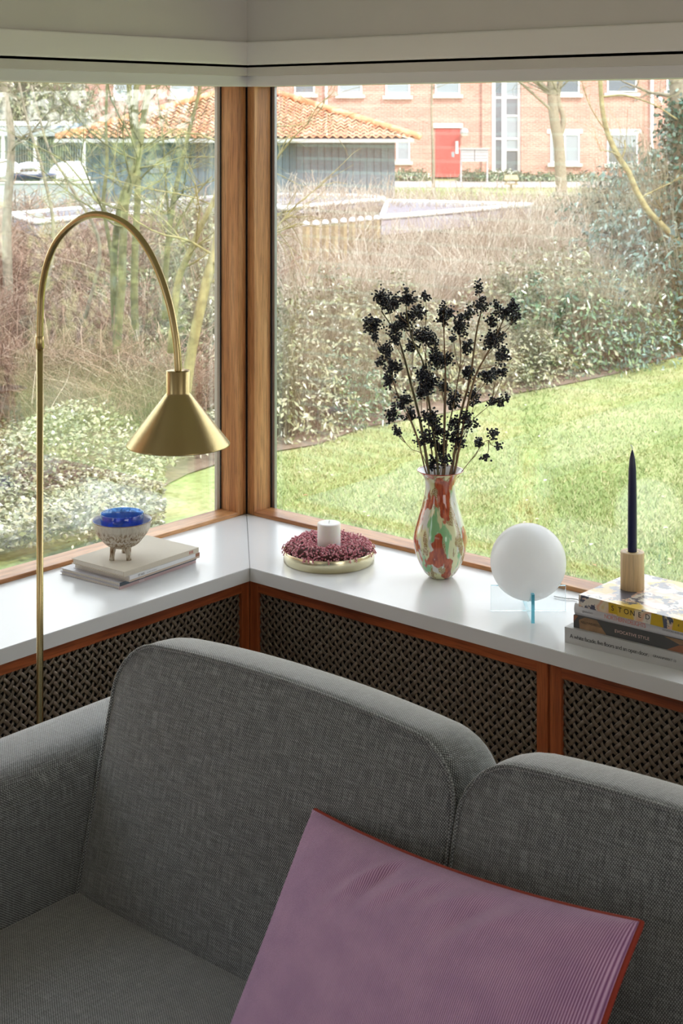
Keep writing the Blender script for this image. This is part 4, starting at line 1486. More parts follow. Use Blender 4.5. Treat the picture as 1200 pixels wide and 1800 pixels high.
for px, py, r, h, kd in ((905, 662, .60, .60, 'olive'), (950, 640, .75, .85, 'green'), (1010, 640, .75, .95, 'green'), (1065, 632, .70, .85, 'blue'), (1000, 600, .95, 1.05, 'olive'), (925, 600, .8, .9, 'olive'), (1100, 610, .7, .8, 'green')):
    shrub('evergreen_shrub', px, py, r, h, kd, LE.pop(0), 'evergreens right of the bouquet')
# ivy-like dark mass at the far right
LH = ['dark evergreen bush left of the ivy-clad trunk, in front', 'dark evergreen bush at the foot of the ivy-clad trunk', 'tall dark evergreen bush right of the ivy-clad trunk, at the edge', 'dark evergreen bush under the bend of the curved branch', 'tall evergreen bush behind the lower end of the curved branch',
      'tallest evergreen bush, behind the ivy-clad trunk', 'low dark evergreen bush at the right edge, nearest the lawn', 'small dark evergreen bush beside the dry thicket\'s right end', 'evergreen bush outside the picture, next to its right edge', 'tall evergreen bush outside the picture, second from its right edge', 'evergreen bush outside the picture, third from its right edge']
for px, py, r, h in ((1120, 520, 1.0, 1.5), (1175, 540, 1.0, 1.7), (1215, 560, 1.0, 1.9), (1090, 480, 1.1, 1.6), (1150, 470, 1.3, 2.1), (1200, 480, 1.3, 2.3), (1240, 600, .9, 1.3), (1060, 450, 1.0, 1.2), (1340, 600, 1.2, 2.0), (1450, 590, 1.3, 2.3), (1560, 600, 1.2, 2.0)):
    shrub('evergreen_hedge_bush', px, py, r, h, 'blue', LH.pop(0), 'dark evergreens at the right edge')
for px, py, r, h in ((985, 445, .9, 1.0), (1035, 440, .9, 1.15)):
    shrub('evergreen_shrub', px, py, r, h, 'green', 'pale green leafy bush behind the dry thicket, ' + ('just right of the grey trunk' if px > 1000 else 'at the foot of the grey trunk'), 'green bushes behind the dry thicket')
LO = ['leafy bush behind the mossy multi-stemmed tree', 'leafy bush behind the forked slender tree', 'leafy bush behind the leaning tree, beside the post', 'leafy bush inside the curve of the lamp arc, right half', 'leafy bush just above the right end of the lamp shade', 'small leafy bush at the foot of the multi-stemmed tree', 'leafy bush right of the lamp shade against the post', 'leafy bush directly behind the lamp shade\'s top']
for px, py, r, h in ((255, 470, 1.1, 1.15), (315, 480, 1.0, 1.25), (365, 500, .9, 1.2), (300, 560, .9, 1.0), (360, 590, .9, 1.1), (230, 600, .7, .8), (385, 640, .8, 1.0), (345, 660, .7, .8)):
    shrub('leafy_shrub', px, py, r, h, 'olive', LO.pop(0), 'leafy bushes among the stems')


# creeping ground cover with pale glossy leaves under the left window
def ground_cover():
    n = 66000
    px = erg.uniform(-480, 400, n); py = erg.uniform(640, 990, n)
    ok = ~((px > 290) & (py > 800 + (400 - px) * .35)); px, py = px[ok], py[ok]; n = len(px)
    d = (CAM[2] - GZ) * F0 / (py - 210); l = (px - 600) / F0
    x = CAM[0] + (F2[0] + R2[0] * l) * d; y = CAM[1] + (F2[1] + R2[1] * l) * d
    hz_ = .10 + .12 * np.sin(x * 2.1) * np.cos(y * 1.7) + .10 * np.sin(x * 5.3 + y * 3.1)
    C = np.stack([x, y, GZ + np.clip(hz_, .0, .4) * erg.uniform(.3, 1.1, n) + .01], 1)
    nrm = np.array([0, 0, 1.]) + erg.normal(0, .5, (n, 3)); nrm /= np.linalg.norm(nrm, axis=1)[:, None]
    ax = np.cross(nrm, erg.normal(0, 1, (n, 3))); ax /= np.linalg.norm(ax, axis=1)[:, None]; bx = np.cross(nrm, ax)
    s = erg.uniform(.012, .026, n)[:, None]
    V = np.stack([C - ax * s, C - bx * s * .55 + nrm * s * .12, C + ax * s, C + bx * s * .55 + nrm * s * .12], 1)
    b = np.arange(n)[:, None] * 4
    me = npmesh('ground_cover', V.reshape(-1, 3), np.concatenate([b + np.array([0, 1, 2]), b + np.array([0, 2, 3])]))
    props(link('ground_cover', me, M['leafo']), 'creeping green ground cover with pale leaves below the left window', 'ground cover', kind='stuff')


ground_cover()


# ---------------------------------------------------------------- trees
def branchy(name, label, trunk_paths, mat, group=None, nb=3, spread=.5, blen=1.0, leaves=None, seed=1, up=.5, fine=2, cat='tree', start=.25, wk=1.0):
    """trunk_paths: list of (points, r0, r1); side branches and twigs grow from them"""
    R = random.Random(seed)
    base = Vector(trunk_paths[0][0][0])
    root = empty(name, base, 0, label, cat, group)
    brs, tws = [], []
    for pts, r0, r1 in trunk_paths:
        rel = [tuple(Vector(p) - base) for p in pts]
        tube('trunk', rel, [r0 * wk, r1 * wk], mat, root, m=6, sides=9)
        P = smooth_path(rel, 8); n = len(P)
        for q in range(nb):
            k = int(n * (start + (.98 - start) * R.random())); k = min(k, n - 2)
            a = R.uniform(0, 2 * PI)
            d0 = Vector((math.cos(a), math.sin(a), R.uniform(up - .3, up + .5))).normalized()
            L_ = blen * R.uniform(.5, 1.1)
            r_ = (r0 + (r1 - r0) * k / n) * .32 * wk
            p = Vector(P[k]); path = [p.copy()]; d = d0.copy()
            for s_ in range(7):
                d = (d + Vector((R.gauss(0, .16), R.gauss(0, .16), R.gauss(.03, .12)))).normalized()
                p = p + d * L_ / 7; path.append(p.copy())
            brs.append((path, r_))
            for w_ in range(fine * 3):
                kk = R.randint(2, 7); s0 = path[kk]
                d2 = (d + Vector((R.gauss(0, .6), R.gauss(0, .6), R.gauss(.1, .5)))).normalized()
                pp = [s0.copy()]; c = s0.copy(); l2 = L_ * R.uniform(.25, .6)
                for s_ in range(7):
                    d2 = (d2 + Vector((R.gauss(0, .2), R.gauss(0, .2), R.gauss(0, .2)))).normalized()
                    c = c + d2 * l2 / 7; pp.append(c.copy())
                tws.append((pp, r_ * .33))
    if brs:
        t = np.linspace(1, .35, 8)
        V_, F_ = tubes(np.array([[tuple(v) for v in b[0]] for b in brs]), np.array([b[1] * t for b in brs]), 6)
        props(link('branches', npmesh('branches', V_, F_), mat, root, None, True), kind='stuff')
        V_, F_ = tubes(np.array([[tuple(v) for v in b[0]] for b in tws]), np.array([b[1] * t for b in tws]), 3)
        props(link('twigs', npmesh('twigs', V_, F_), mat, root), kind='stuff')
    return root


M['moss'] = plain('mossy_green_bark', (.19, .18, .085), .9, noise=.35, nscale=14)
M['mossy'] = plain('yellow_green_mossy_bark', (.30, .26, .12), .9, noise=.4, nscale=18)
M['greybark'] = plain('grey_brown_bark', (.27, .23, .17), .9, noise=.3, nscale=20)


def T(pl, d0, d1=None):
    d1 = d1 or d0
    n = len(pl)
    return [tuple(W(x, y, d0 + (d1 - d0) * i / (n - 1))) for i, (x, y) in enumerate(pl)]


branchy('multi_stem_tree', 'mossy multi-stemmed bare tree whose stems rise behind the lamp arc', [
    (T([(208, 690), (206, 600), (214, 500), (216, 430), (222, 350), (240, 290), (252, 210), (262, 140), (270, 60)], 12), .062, .035),
    (T([(206, 620), (200, 520), (202, 430), (214, 350), (240, 280), (232, 215), (226, 140), (222, 40)], 12.1), .050, .030),
    (T([(240, 640), (236, 520), (238, 430), (242, 340), (240, 260), (238, 180), (244, 100), (246, 30)], 12.5), .055, .032),
    (T([(206, 560), (196, 450), (182, 360), (188, 290), (186, 215), (188, 140), (184, 50)], 12.3), .030, .016)],
    M['moss'], nb=9, blen=1.5, seed=3, fine=5, up=.5, wk=.62)
branchy('slender_tree', 'slender bare tree with forked stems between lamp arc and window post', [
    (T([(290, 560), (292, 470), (302, 370), (318, 290), (335, 220), (352, 150), (360, 60)], 13), .045, .018),
    (T([(298, 400), (292, 330), (288, 260), (280, 190), (270, 120)], 13), .016, .008),
    (T([(292, 440), (320, 380), (346, 340), (372, 310)], 13), .022, .010)],
    M['moss'], nb=9, blen=1.2, seed=5, fine=5, wk=.65)
branchy('leaning_tree', 'mossy leaning tree close to the left side of the window post', [
    (T([(322, 720), (338, 610), (362, 500), (380, 430), (398, 330), (420, 240), (440, 140)], 11), .070, .045),
    (T([(300, 620), (312, 500), (335, 440), (352, 400), (372, 360), (400, 300)], 11.4), .050, .030)],
    M['mossy'], nb=8, blen=1.1, seed=8, fine=5, wk=.6)
branchy('bare_tree', 'thin bare tree with drooping twigs at the left picture edge', [
    (T([(18, 600), (12, 400), (20, 250), (8, 160), (4, 60)], 16), .055, .03),
    (T([(70, 560), (95, 420), (75, 300), (50, 220), (30, 130)], 15), .02, .012),
    (T([(150, 560), (175, 430), (120, 320), (85, 260), (55, 150)], 14), .018, .010)],
    M['greybark'], nb=10, blen=1.9, seed=11, fine=5, up=.2)
branchy('garden_tree', 'single grey bare tree trunk standing on the grass before the brick facade', [
    (T([(987, 350), (986, 320), (984, 290), (982, 255), (975, 215), (971, 180), (970, 150), (972, 90)], 47), .19, .155),
    (T([(980, 250), (990, 210), (980, 170), (992, 120)], 47), .10, .07),
    (T([(971, 170), (955, 150), (930, 120)], 47), .08, .05)],
    M['greybark'], nb=4, blen=4.5, seed=14, fine=3, up=.4, start=.6)
branchy('young_tree', 'thin young tree standing straight in front of the red door', [
    (T([(762, 350), (761, 300), (760, 250), (758, 200), (759, 140), (760, 60)], 43), .05, .03)],
    M['greybark'], nb=6, blen=2.0, seed=15, fine=3, start=.5)
branchy('curved_tree', 'mossy curved tree branch sweeping across the right of the window', [
    (T([(1225, 500), (1196, 432), (1163, 396), (1140, 372), (1118, 335), (1104, 302), (1082, 268), (1066, 230), (1058, 190), (1055, 150), (1052, 90)], 17), .060, .036),
    (T([(1090, 284), (1098, 262), (1097, 246)], 17), .020, .010),
    (T([(1060, 170), (1100, 168), (1150, 185), (1190, 210)], 17.3), .018, .012)],
    M['mossy'], nb=4, blen=1.0, seed=19, fine=3, start=.1, wk=.68)
iv = branchy('ivy_clad_tree', 'upright tree trunk wrapped in dark ivy at the far right edge', [
    (T([(1205, 640), (1200, 450), (1196, 320), (1192, 230), (1188, 150), (1186, 60)], 18), .105, .075)],
    M['greybark'], nb=5, blen=1.4, seed=23, fine=3, start=.6)
# ivy leaves hugging that trunk
P_ = smooth_path(T([(1205, 640), (1200, 450), (1196, 320), (1192, 230), (1190, 200)], 18), 8)
n_ = 2600
k_ = erg.integers(0, len(P_), n_)
C0 = P_[k_] + erg.normal(0, 1, (n_, 3)) * np.array([.10, .10, .14]) - np.array(iv.location)
nr = erg.normal(0, 1, (n_, 3)); nr /= np.linalg.norm(nr, axis=1)[:, None]
a_ = np.cross(nr, erg.normal(0, 1, (n_, 3))); a_ /= np.linalg.norm(a_, axis=1)[:, None]; b_ = np.cross(nr, a_)
Vv = np.stack([C0 - a_ * .035, C0 - b_ * .025, C0 + a_ * .035, C0 + b_ * .025], 1).reshape(-1, 3)
bb = np.arange(n_)[:, None] * 4
props(link('ivy_leaves', npmesh('ivy_leaves', Vv, np.concatenate([bb + np.array([0, 1, 2]), bb + np.array([0, 2, 3])])), M['leafb'], iv), kind='stuff')


# ---------------------------------------------------------------- brick apartment building
def brick_mat():
    m, t, b, N, L = new_mat('red_brickwork')
    tcn = N.new('ShaderNodeTexCoord')
    mp = N.new('ShaderNodeMapping'); mp.inputs['Rotation'].default_value = (PI / 2, 0, 0)
    L.new(tcn.outputs['Object'], mp.inputs['Vector'])
    br = N.new('ShaderNodeTexBrick'); br.inputs['Scale'].default_value = 1
    br.inputs['Brick Width'].default_value = .24; br.inputs['Row Height'].default_value = .075
    br.inputs['Mortar Size'].default_value = .010; br.inputs['Mortar Smooth'].default_value = .3
    br.inputs['Color1'].default_value = (.43, .175, .135, 1); br.inputs['Color2'].default_value = (.53, .26, .20, 1); br.inputs['Mortar'].default_value = (.62, .52, .46, 1)
    L.new(mp.outputs[0], br.inputs['Vector'])
    n = N.new('ShaderNodeTexNoise'); n.inputs['Scale'].default_value = .8; n.inputs['Detail'].default_value = 4
    L.new(tcn.outputs['Object'], n.inputs['Vector'])
    r = ramp(N, [(.3, (.86, .84, .82)), (.7, (1.08, 1.06, 1.05))]); L.new(n.outputs['Fac'], r.inputs[0])
    mx = N.new('ShaderNodeMix'); mx.data_type = 'RGBA'; mx.blend_type = 'MULTIPLY'; mx.inputs['Factor'].default_value = 1
    L.new(br.outputs['Color'], mx.inputs['A']); L.new(r.outputs[0], mx.inputs['B']); L.new(mx.outputs['Result'], b.inputs['Base Color'])
    b.inputs['Roughness'].default_value = .9
    return m


M['brick'] = brick_mat()
M['stone'] = plain('pale_stone_sill', (.62, .60, .55), .8)
M['whiteframe'] = plain('white_window_frame', (.80, .80, .80), .4)
M['pane'] = plain('dark_window_pane', (.12, .14, .17), .08, spec=.8)
M['palepane'] = plain('curtained_window_pane', (.30, .34, .38), .15, spec=.8)
M['reddoor'] = plain('red_painted_door', (.48, .07, .06), .5)
DB = 60.9
kb = DB / F0
BO = W(600, 210, DB)
bld = empty('brick_building', (BO[0], BO[1], GZ), YAW, 'long red brick apartment building with white windows beyond the garden', 'building')


def bp(px, py):
    return (px - 600) * kb, 1.8 - (py - 210) * kb - GZ


def bbox(name, px0, px1, py0, py1, y0, y1, mat, parent=bld, bev=0):
    x0, z1 = bp(px0, py0); x1, z0 = bp(px1, py1)
    return box(name, (x0, y0, z0), (x1, y1, z1), M[mat], parent, bev)


ZG = 311.5
bbox('wall', 0, 850, -60, ZG, 0, 6, 'brick')
bbox('wall', 862, 866, -60, ZG, 0, 6, 'brick')
bbox('wall', 914, 1480, -60, ZG, -.25, 6, 'brick')
bbox('wall_strip', 846, 863, -60, ZG, -.12, 6, 'brick')
bbox('wall', 863, 915, -60, 140, .05, 6, 'brick')


def bwindow(px0, px1, py0, py1, y=0, pane='pane', bars=1, lintel=True, dark=None):
    yy = y
    f = 2.6
    fr = bbox('window', px0, px1, py0, py0 + f, yy - .06, yy + .05, 'whiteframe')

    def sub(a, b, c, d, m, y0, y1, nm):
        o = bbox(nm, a, b, c, d, y0, y1, m, bld)
        o.parent = fr
        return o
    sub(px0, px1, py1 - f, py1, 'whiteframe', yy - .06, yy + .05, 'frame_bar')
    sub(px0, px0 + f, py0 + f, py1 - f, 'whiteframe', yy - .06, yy + .05, 'frame_bar')
    sub(px1 - f, px1, py0 + f, py1 - f, 'whiteframe', yy - .06, yy + .05, 'frame_bar')
    if bars > 1:
        c = (px0 + px1) / 2
        sub(c - 1, c + 1, py0 + f, py1 - f, 'whiteframe', yy - .05, yy + .05, 'frame_bar')
    if dark:
        sub(px0 + f, px1 - f, py0 + f, dark, 'palepane', yy - .02, yy + .03, 'pane')
        sub(px0 + f, px1 - f, dark, py1 - f, 'pane', yy - .02, yy + .03, 'pane')
    else:
        sub(px0 + f, px1 - f, py0 + f, py1 - f, pane, yy - .02, yy + .03, 'pane')
    bbox('stone_sill', px0 - 5, px1 + 5, py1 + .5, py1 + 6.5, yy - .16, yy + .02, 'stone')
    if lintel: bbox('lintel', px0 - 6, px1 + 6, py0 - 8, py0 - .3, yy - .05, yy + .02, 'stone')


for (a, b, c, kd) in ((517, 553, 165, 'pane'), (594, 636, 166, 'palepane'), (677, 720, 168, 'palepane'), (764, 808, 166, 'palepane'), (110, 150, 168, 'palepane'), (200, 240, 170, 'palepane'), (300, 340, 168, 'palepane'), (405, 440, 168, 'pane')):
    bwindow(a, b, 108, c, 0, kd)
for (a, b, c) in ((972, 1016, 165), (1064, 1116, 163), (1168, 1216, 160)):
    bwindow(a, b, 104, c, -.25, 'pane')
bwindow(696, 720, 244, 283, 0, 'palepane')
bwindow(965, 1016, 235, 286, -.25, 'palepane', 2)
bwindow(1064, 1118, 235, 287, -.25, dark=258)
bwindow(1169, 1216, 235, 287, -.25, dark=252)
bwindow(130, 160, 205, 262, 0, 'palepane'); bwindow(430, 470, 235, 285, 0, 'palepane')
# stair tower glazing
x0, x1 = 864, 914
for i, xa in enumerate((864, 881, 909)):
    bbox('mullion', xa, xa + (6 if i != 1 else 8), 138, 306, -.05, .1, 'whiteframe')
for ya in (138, 170, 202, 242, 262, 300):
    if ya in (170, 242, 300, 138): bbox('transom', 864, 912, ya, ya + 3.5, -.04, .1, 'whiteframe')
    else: bbox('transom', 889, 912, ya, ya + 3.0, -.04, .1, 'whiteframe')
for (a, b, c, d, mt_) in ((870, 881, 141.5, 170, 'pane'), (870, 881, 173.5, 242, 'pane'), (870, 881, 245.5, 300, 'pane'), (889, 909, 141.5, 170, 'palepane'), (889, 909, 173.5, 202, 'pane'), (889, 909, 205, 242, 'palepane'), (889, 909, 245.5, 262, 'palepane'), (889, 909, 265, 300, 'pane')):
    bbox('stair_pane', a, b, c, d, .0, .05, mt_)
bbox('red_door', 765, 808, 225.5, 311, -.04, .05, 'reddoor')
bbox('door_notice', 800, 805, 248, 270, -.06, -.04, 'whiteframe')
bbox('lintel', 760, 813, 216.5, 225, -.10, .02, 'stone')
bbox('door_window', 793, 798, 267, 276, -.055, -.04, 'palepane')
bbox('downpipe', 1139.5, 1144.5, 60, 300, -.40, -.26, 'whiteframe', bld, .01)
bbox('downpipe', 571, 575.5, 60, 300, -.14, -.02, 'whiteframe', bld, .01)
M['zinc'] = plain('grey_zinc', (.45, .46, .48), .4, metal=.3)
bbox('cornice', 0, 1480, -66, -58, -.5, 6, 'stone')
# wall lamp
wl = W(816, 235, DB - .45)
wlp = empty('wall_lamp', wl, YAW, 'grey dome wall lamp on the brick wall right of the red door', 'lamp')
lathe('lamp_dome', [(0, .24), (.10, .22), (.17, .13), (.19, .02), (.17, .0)], M['zinc'], wlp, n=20, cap=False)
lathe('lamp_globe', [(.15, .0), (.12, -.09), (0, -.13)], M['bulb'], wlp, n=20, cap=False)
box('wall_bracket', (-.04, .1, .02), (.04, .45, .12), M['zinc'], wlp)

# letterbox rack
mb0 = W(833, 320, 57.2)
mbx = empty('letterbox_rack', (mb0[0], mb0[1], GZ), YAW, 'rack of grey letterboxes on two legs left of the stair window', 'letterbox')
for x in (-.50, .50):
    box('leg', (x - .03, -.05, 0), (x + .03, .05, 1.05), M['zinc'], mbx)
for i in range(4):
    for j in range(2):
        box('letterbox', (-.52 + j * .53, -.20, .80 + i * .115), (-.02 + j * .53 + .01, .18, .905 + i * .115), M['zinc'], mbx, .008)
prism_roof = box('rack_roof', (-.56, -.26, 1.262), (.56, .22, 1.30), M['zinc'], mbx)

# bird table on a post
bt = W(898, 330, 40)
bth = empty('bird_house', (bt[0], bt[1], GZ), YAW, 'small wooden bird house on a post on the far grass', 'bird house')
M['oldwood'] = plain('weathered_wood', (.36, .29, .17), .85, noise=.25, nscale=20)
box('post', (-.03, -.03, 0), (.03, .03, 1.02 - .35), M['oldwood'], bth)
zb = .66
box('tray', (-.17, -.14, zb), (.17, .14, zb + .03), M['oldwood'], bth)
for sx_ in (-1, 1):
    for sy_ in (-1, 1):
        box('corner_post', (sx_ * .13 - .012, sy_ * .10 - .012, zb + .03), (sx_ * .13 + .012, sy_ * .10 + .012, zb + .15), M['oldwood'], bth)
mesh('roof', [(-.19, -.17, zb + .14), (.19, -.17, zb + .14), (.19, .17, zb + .14), (-.19, .17, zb + .14), (-.17, 0, zb + .26), (.17, 0, zb + .26), (-.19, -.17, zb + .12), (.19, -.17, zb + .12), (.19, .17, zb + .12), (-.19, .17, zb + .12)],
     [(0, 1, 5, 4), (2, 3, 4, 5), (0, 4, 3), (1, 2, 5), (6, 9, 8, 7), (0, 6, 7, 1), (1, 7, 8, 2), (2, 8, 9, 3), (3, 9, 6, 0)], M['oldwood'], bth)

# hedge clumps along the facade
HL = ['clipped bush left of the red door, nearest the shed corner', 'middle clipped bush of the three left of the red door', 'clipped bush left of the red door, nearest the door', 'clipped bush under the letterbox rack, left end', 'clipped bush under the letterbox rack, right end',
      'clipped bush between letterbox rack and stair window', 'clipped bush below the left half of the stair window', 'clipped bush behind the bird house', 'clipped bush just right of the bird house', 'low clipped bush second right of the bird house', 'low clipped bush third right of the bird house', 'low clipped bush left of the grey tree trunk',
      'low clipped bush hidden behind the grey tree trunk', 'low clipped bush first right of the grey tree trunk', 'low clipped bush second right of the grey tree trunk', 'last low clipped bush before the green thicket on the right']
HB = [leaf_blob('hedge_leaves', 500, .6, .55, .075, .4, .6) for _ in range(2)]
for i, px in enumerate((705, 722, 738, 822, 840, 858, 876, 894, 912, 930, 950, 966, 984, 1002, 1020, 1038)):
    p = W(px, 210, 58.6 if px < 760 else 58.2)
    tall = px < 760 or px < 905
    root = empty('hedge_bush', (p[0], p[1], GZ), 0, HL[i], 'hedge',
                 'bushes left of the red door' if px < 760 else 'clipped bushes along the facade')
    s_ = .45 if px < 760 else (.46 if tall else .36)
    inst('leaves', HB[i % 2], M['leafg'], (0, 0, 0), (.72, .72, s_ / .55 * 1.0), root, kind='stuff')

# ---------------------------------------------------------------- shed with hipped tile roof
DS = 42.0
so = W(430, 210, DS)
shed = empty('shed', (so[0], so[1], GZ), YAW, 'dark blue-grey boarded shed with orange pantile pyramid roof', 'shed')
ks = DS / F0
M['board'] = plain('blue_grey_painted_board', (.115, .155, .20), .6, noise=.2, nscale=3)
M['boardd'] = plain('dark_grey_painted_board', (.075, .09, .11), .6)
zt_ = 1.8 - (249 - 210) * ks - GZ
hw0 = (150 - 430) * ks; hw1 = (694 - 430) * ks
box('wall_core', (hw0 + .03, .03, 0), (hw1 - .03, 9.0, zt_), M['boardd'], shed)
# boards, one object each, sharing mesh data
bw_ = (hw1 - hw0) / 44
bme = None
for i in range(44):
    if bme is None:
        o = box('board', (0.006, 0, 0), (bw_ - .006, .03, zt_), M['board'], shed, .003, 1); bme = o.data
    else:
        o = bpy.data.objects.new('board', bme); COL.objects.link(o); o.parent = shed
    o.location = (hw0 + i * bw_, -.0 + (.012 if i % 2 else 0), 0)
box('gutter', (hw0 - .75, -.70, zt_ - .02), (hw1 + .50, -.60, zt_ + .09), M['zinc'], shed, .01)
box('soffit', (hw0 - .6, -.62, zt_ + .02), (hw1 + .4, 9.5, zt_ + .08), M['boardd'], shed)
# pantile slopes: corrugated courses
xl, xr = (116 - 430) * ks, (727 - 430) * ks
ex_c = (xl + xr) / 2; half = (xr - xl) / 2 + .12
za = zt_ + .10; rise = 1.55
M['tile'] = None


def tile_mat():
    m, t, b, N, L = new_mat('orange_clay_pantiles')
    tcn = N.new('ShaderNodeTexCoord')
    vo = N.new('ShaderNodeTexVoronoi'); vo.inputs['Scale'].default_value = 1
    mp = N.new('ShaderNodeMapping'); mp.inputs['Scale'].default_value = (4.4, 2.9, 2.9)
    L.new(tcn.outputs['Object'], mp.inputs['Vector']); L.new(mp.outputs[0], vo.inputs['Vector'])
    sp = N.new('ShaderNodeSeparateColor'); L.new(vo.outputs['Color'], sp.inputs[0])
    r = ramp(N, [(0, (.52, .20, .085)), (.6, (.66, .31, .155)), (1, (.78, .47, .29))]); L.new(sp.outputs[0], r.inputs[0])
    L.new(r.outputs[0], b.inputs['Base Color']); b.inputs['Roughness'].default_value = .8
    return m


M['tile'] = tile_mat()
nw, nc = 46, 17
V, F = [], []
per = 6
for c in range(nc):
    t0, t1 = c / nc, (c + 1) / nc
    for e, t in ((0, t0), (1, t1)):
        wid = half * (1 - t)
        for i in range(nw * per + 1):
            u = -1 + 2 * i / (nw * per)
            x = u * half
            inside = abs(x) <= wid + .04
            xx = max(-wid, min(wid, x))
            ph = (i % per) / per * 2 * PI
            V.append((xx, -half + half * t - (.0 if e else .03), rise * t + .035 * math.cos(ph) + (.045 if e == 0 else 0.0)))
n1 = nw * per + 1
for c in range(nc):
    for i in range(nw * per):
        a = (2 * c) * n1 + i; b2 = (2 * c + 1) * n1 + i
        if V[a][0] == V[a + 1][0] and V[b2][0] == V[b2 + 1][0]: continue
        F.append((a, a + 1, b2 + 1, b2))
tm = bpy.data.meshes.new('roof_tiles'); tm.from_pydata(V, [], F); tm.materials.append(M['tile'])
tm.polygons.foreach_set('use_smooth', [True] * len(tm.polygons))
for q in range(4):
    o = bpy.data.objects.new('roof_tiles', tm); COL.objects.link(o); o.parent = shed
    o.location = (ex_c, half - .70, za); o.rotation_euler = (0, 0, q * PI / 2); o['kind'] = 'stuff'
for q in range(4):
    sx_, sy_ = ((-1, -1), (1, -1), (1, 1), (-1, 1))[q]
    tube('hip_ridge', [(ex_c + sx_ * half, half - .7 + sy_ * half, za + .05), (ex_c, half - .70, za + rise + .06)], .10, M['tile'], shed, m=1, sides=8)
box('window', ((262 - 430) * ks, -.03, .9), ((300 - 430) * ks, .02, 1.25), M['palepane'], shed)

# ---------------------------------------------------------------- flat shelter roofs with white edges
M['roofgrey'] = plain('grey_roof_sheet', (.20, .19, .22), .8)
M['fascia'] = plain('grey_lilac_fascia', (.36, .33, .38), .7)
M['whitem'] = plain('white_metal_edge', (.85, .85, .86), .4)


def shelter(label, pts, z, th, nposts=0):
    P = [G(x, y, z) for x, y in pts]
    c = sum((Vector(p) for p in P), Vector()) / len(P)
    root = empty('shelter_roof', (c[0], c[1], GZ), 0, label, 'shelter')
    rel = [(p[0] - c[0], p[1] - c[1]) for p in P]
    prism('roof_sheet', rel, z - GZ - th, z - GZ, M['fascia'], root)
    prism('roof_top', [(x * .985, y * .985) for x, y in rel], z - GZ + .001, z - GZ + .012, M['roofgrey'], root)
    n = len(rel)
    for i in range(n):
        a, b = rel[i], rel[(i + 1) % n]
        tube('roof_edge', [(a[0], a[1], z - GZ + .02), (b[0], b[1], z - GZ + .02)], .045, M['whitem'], root, m=1, sides=6)
    for i in range(n):
        x, y = rel[i][0] * .93, rel[i][1] * .93
        box('post', (x - .04, y - .04, 0), (x + .04, y + .04, z - GZ - th), M['oldwood'], root)
    return root


shelter('low flat shelter roof with white edges, far left of the window post', [(17, 379), (372, 349), (480, 352), (400, 362), (60, 392)], .30, .18)
shelter('low flat shelter roof with white edges, just right of the window post', [(496, 368), (679, 352), (640, 346), (470, 344), (440, 352)], .28, .10)
shelter('low flat shelter roof with white edge pointing right, below the shed corner', [(670, 384), (934, 362), (681, 355)], .26, .26)

# picket fence with white caps in front of them
fa, fb = W(538, 395, 20.5), W(662, 384, 23.0)
fen = empty('picket_fence', (fa[0], fa[1], GZ), 0, 'weathered picket fence with white caps behind the dry thicket', 'fence')
for i in range(9):
    p = fa.lerp(fb, i / 8) - fa
    hh = fa.lerp(fb, i / 8)[2] - GZ
    box('picket', (p[0] - .035, p[1] - .035, 0), (p[0] + .035, p[1] + .035, hh - .02), M['oldwood'], fen)
    o = lathe('post_cap', [(0, -.02), (.045, -.015), (.05, .01), (.035, .04), (0, .055)], M['whitem'], fen, (p[0], p[1], hh), n=12, cap=False)
d_ = (fb - fa); d_.z = 0
for zz in (.35,):
    tube('rail', [(0, .04, zz), (d_[0], d_[1] + .04, zz)], .03, M['oldwood'], fen, m=1, sides=6)

# ---------------------------------------------------------------- boats and carport at the far left
M['cover'] = plain('white_boat_cover', (.82, .83, .85), .5, noise=.03, nscale=3)
M['hull'] = plain('navy_boat_hull', (.05, .06, .16), .35)
M['bluegrey'] = plain('blue_grey_concrete', (.34, .37, .40), .8, noise=.08, nscale=2)


def blob(name, parent, x0, x1, z0, z1, dy, mat, seed, n=24, m=10, lump=.06):
    """draped cover: half ellipsoid with lumps"""
    R = random.Random(seed); ph = [R.uniform(0, 6) for _ in range(4)]
    V, F = [], []
    cx, rx = (x0 + x1) / 2, (x1 - x0) / 2
    for j in range(m + 1):
        b = PI / 2 * j / m
        for i in range(n):
            a = 2 * PI * i / n
            f = 1 + lump * math.sin(3 * a + ph[0]) * math.cos(4 * b + ph[1]) + lump * .6 * math.sin(7 * a + ph[2])
            V.append((cx + rx * math.cos(a) * math.cos(b) ** .55 * f, dy * math.sin(a) * math.cos(b) ** .55 * f, z0 + (z1 - z0) * math.sin(b) * (f if j < m else 1)))
    for j in range(m):
        for i in range(n):
            k = (i + 1) % n
            F.append((j * n + i, j * n + k, (j + 1) * n + k, (j + 1) * n + i))
    F.append(tuple(range(n - 1, -1, -1)))
    return mesh(name, V, F, mat, parent, None, True)


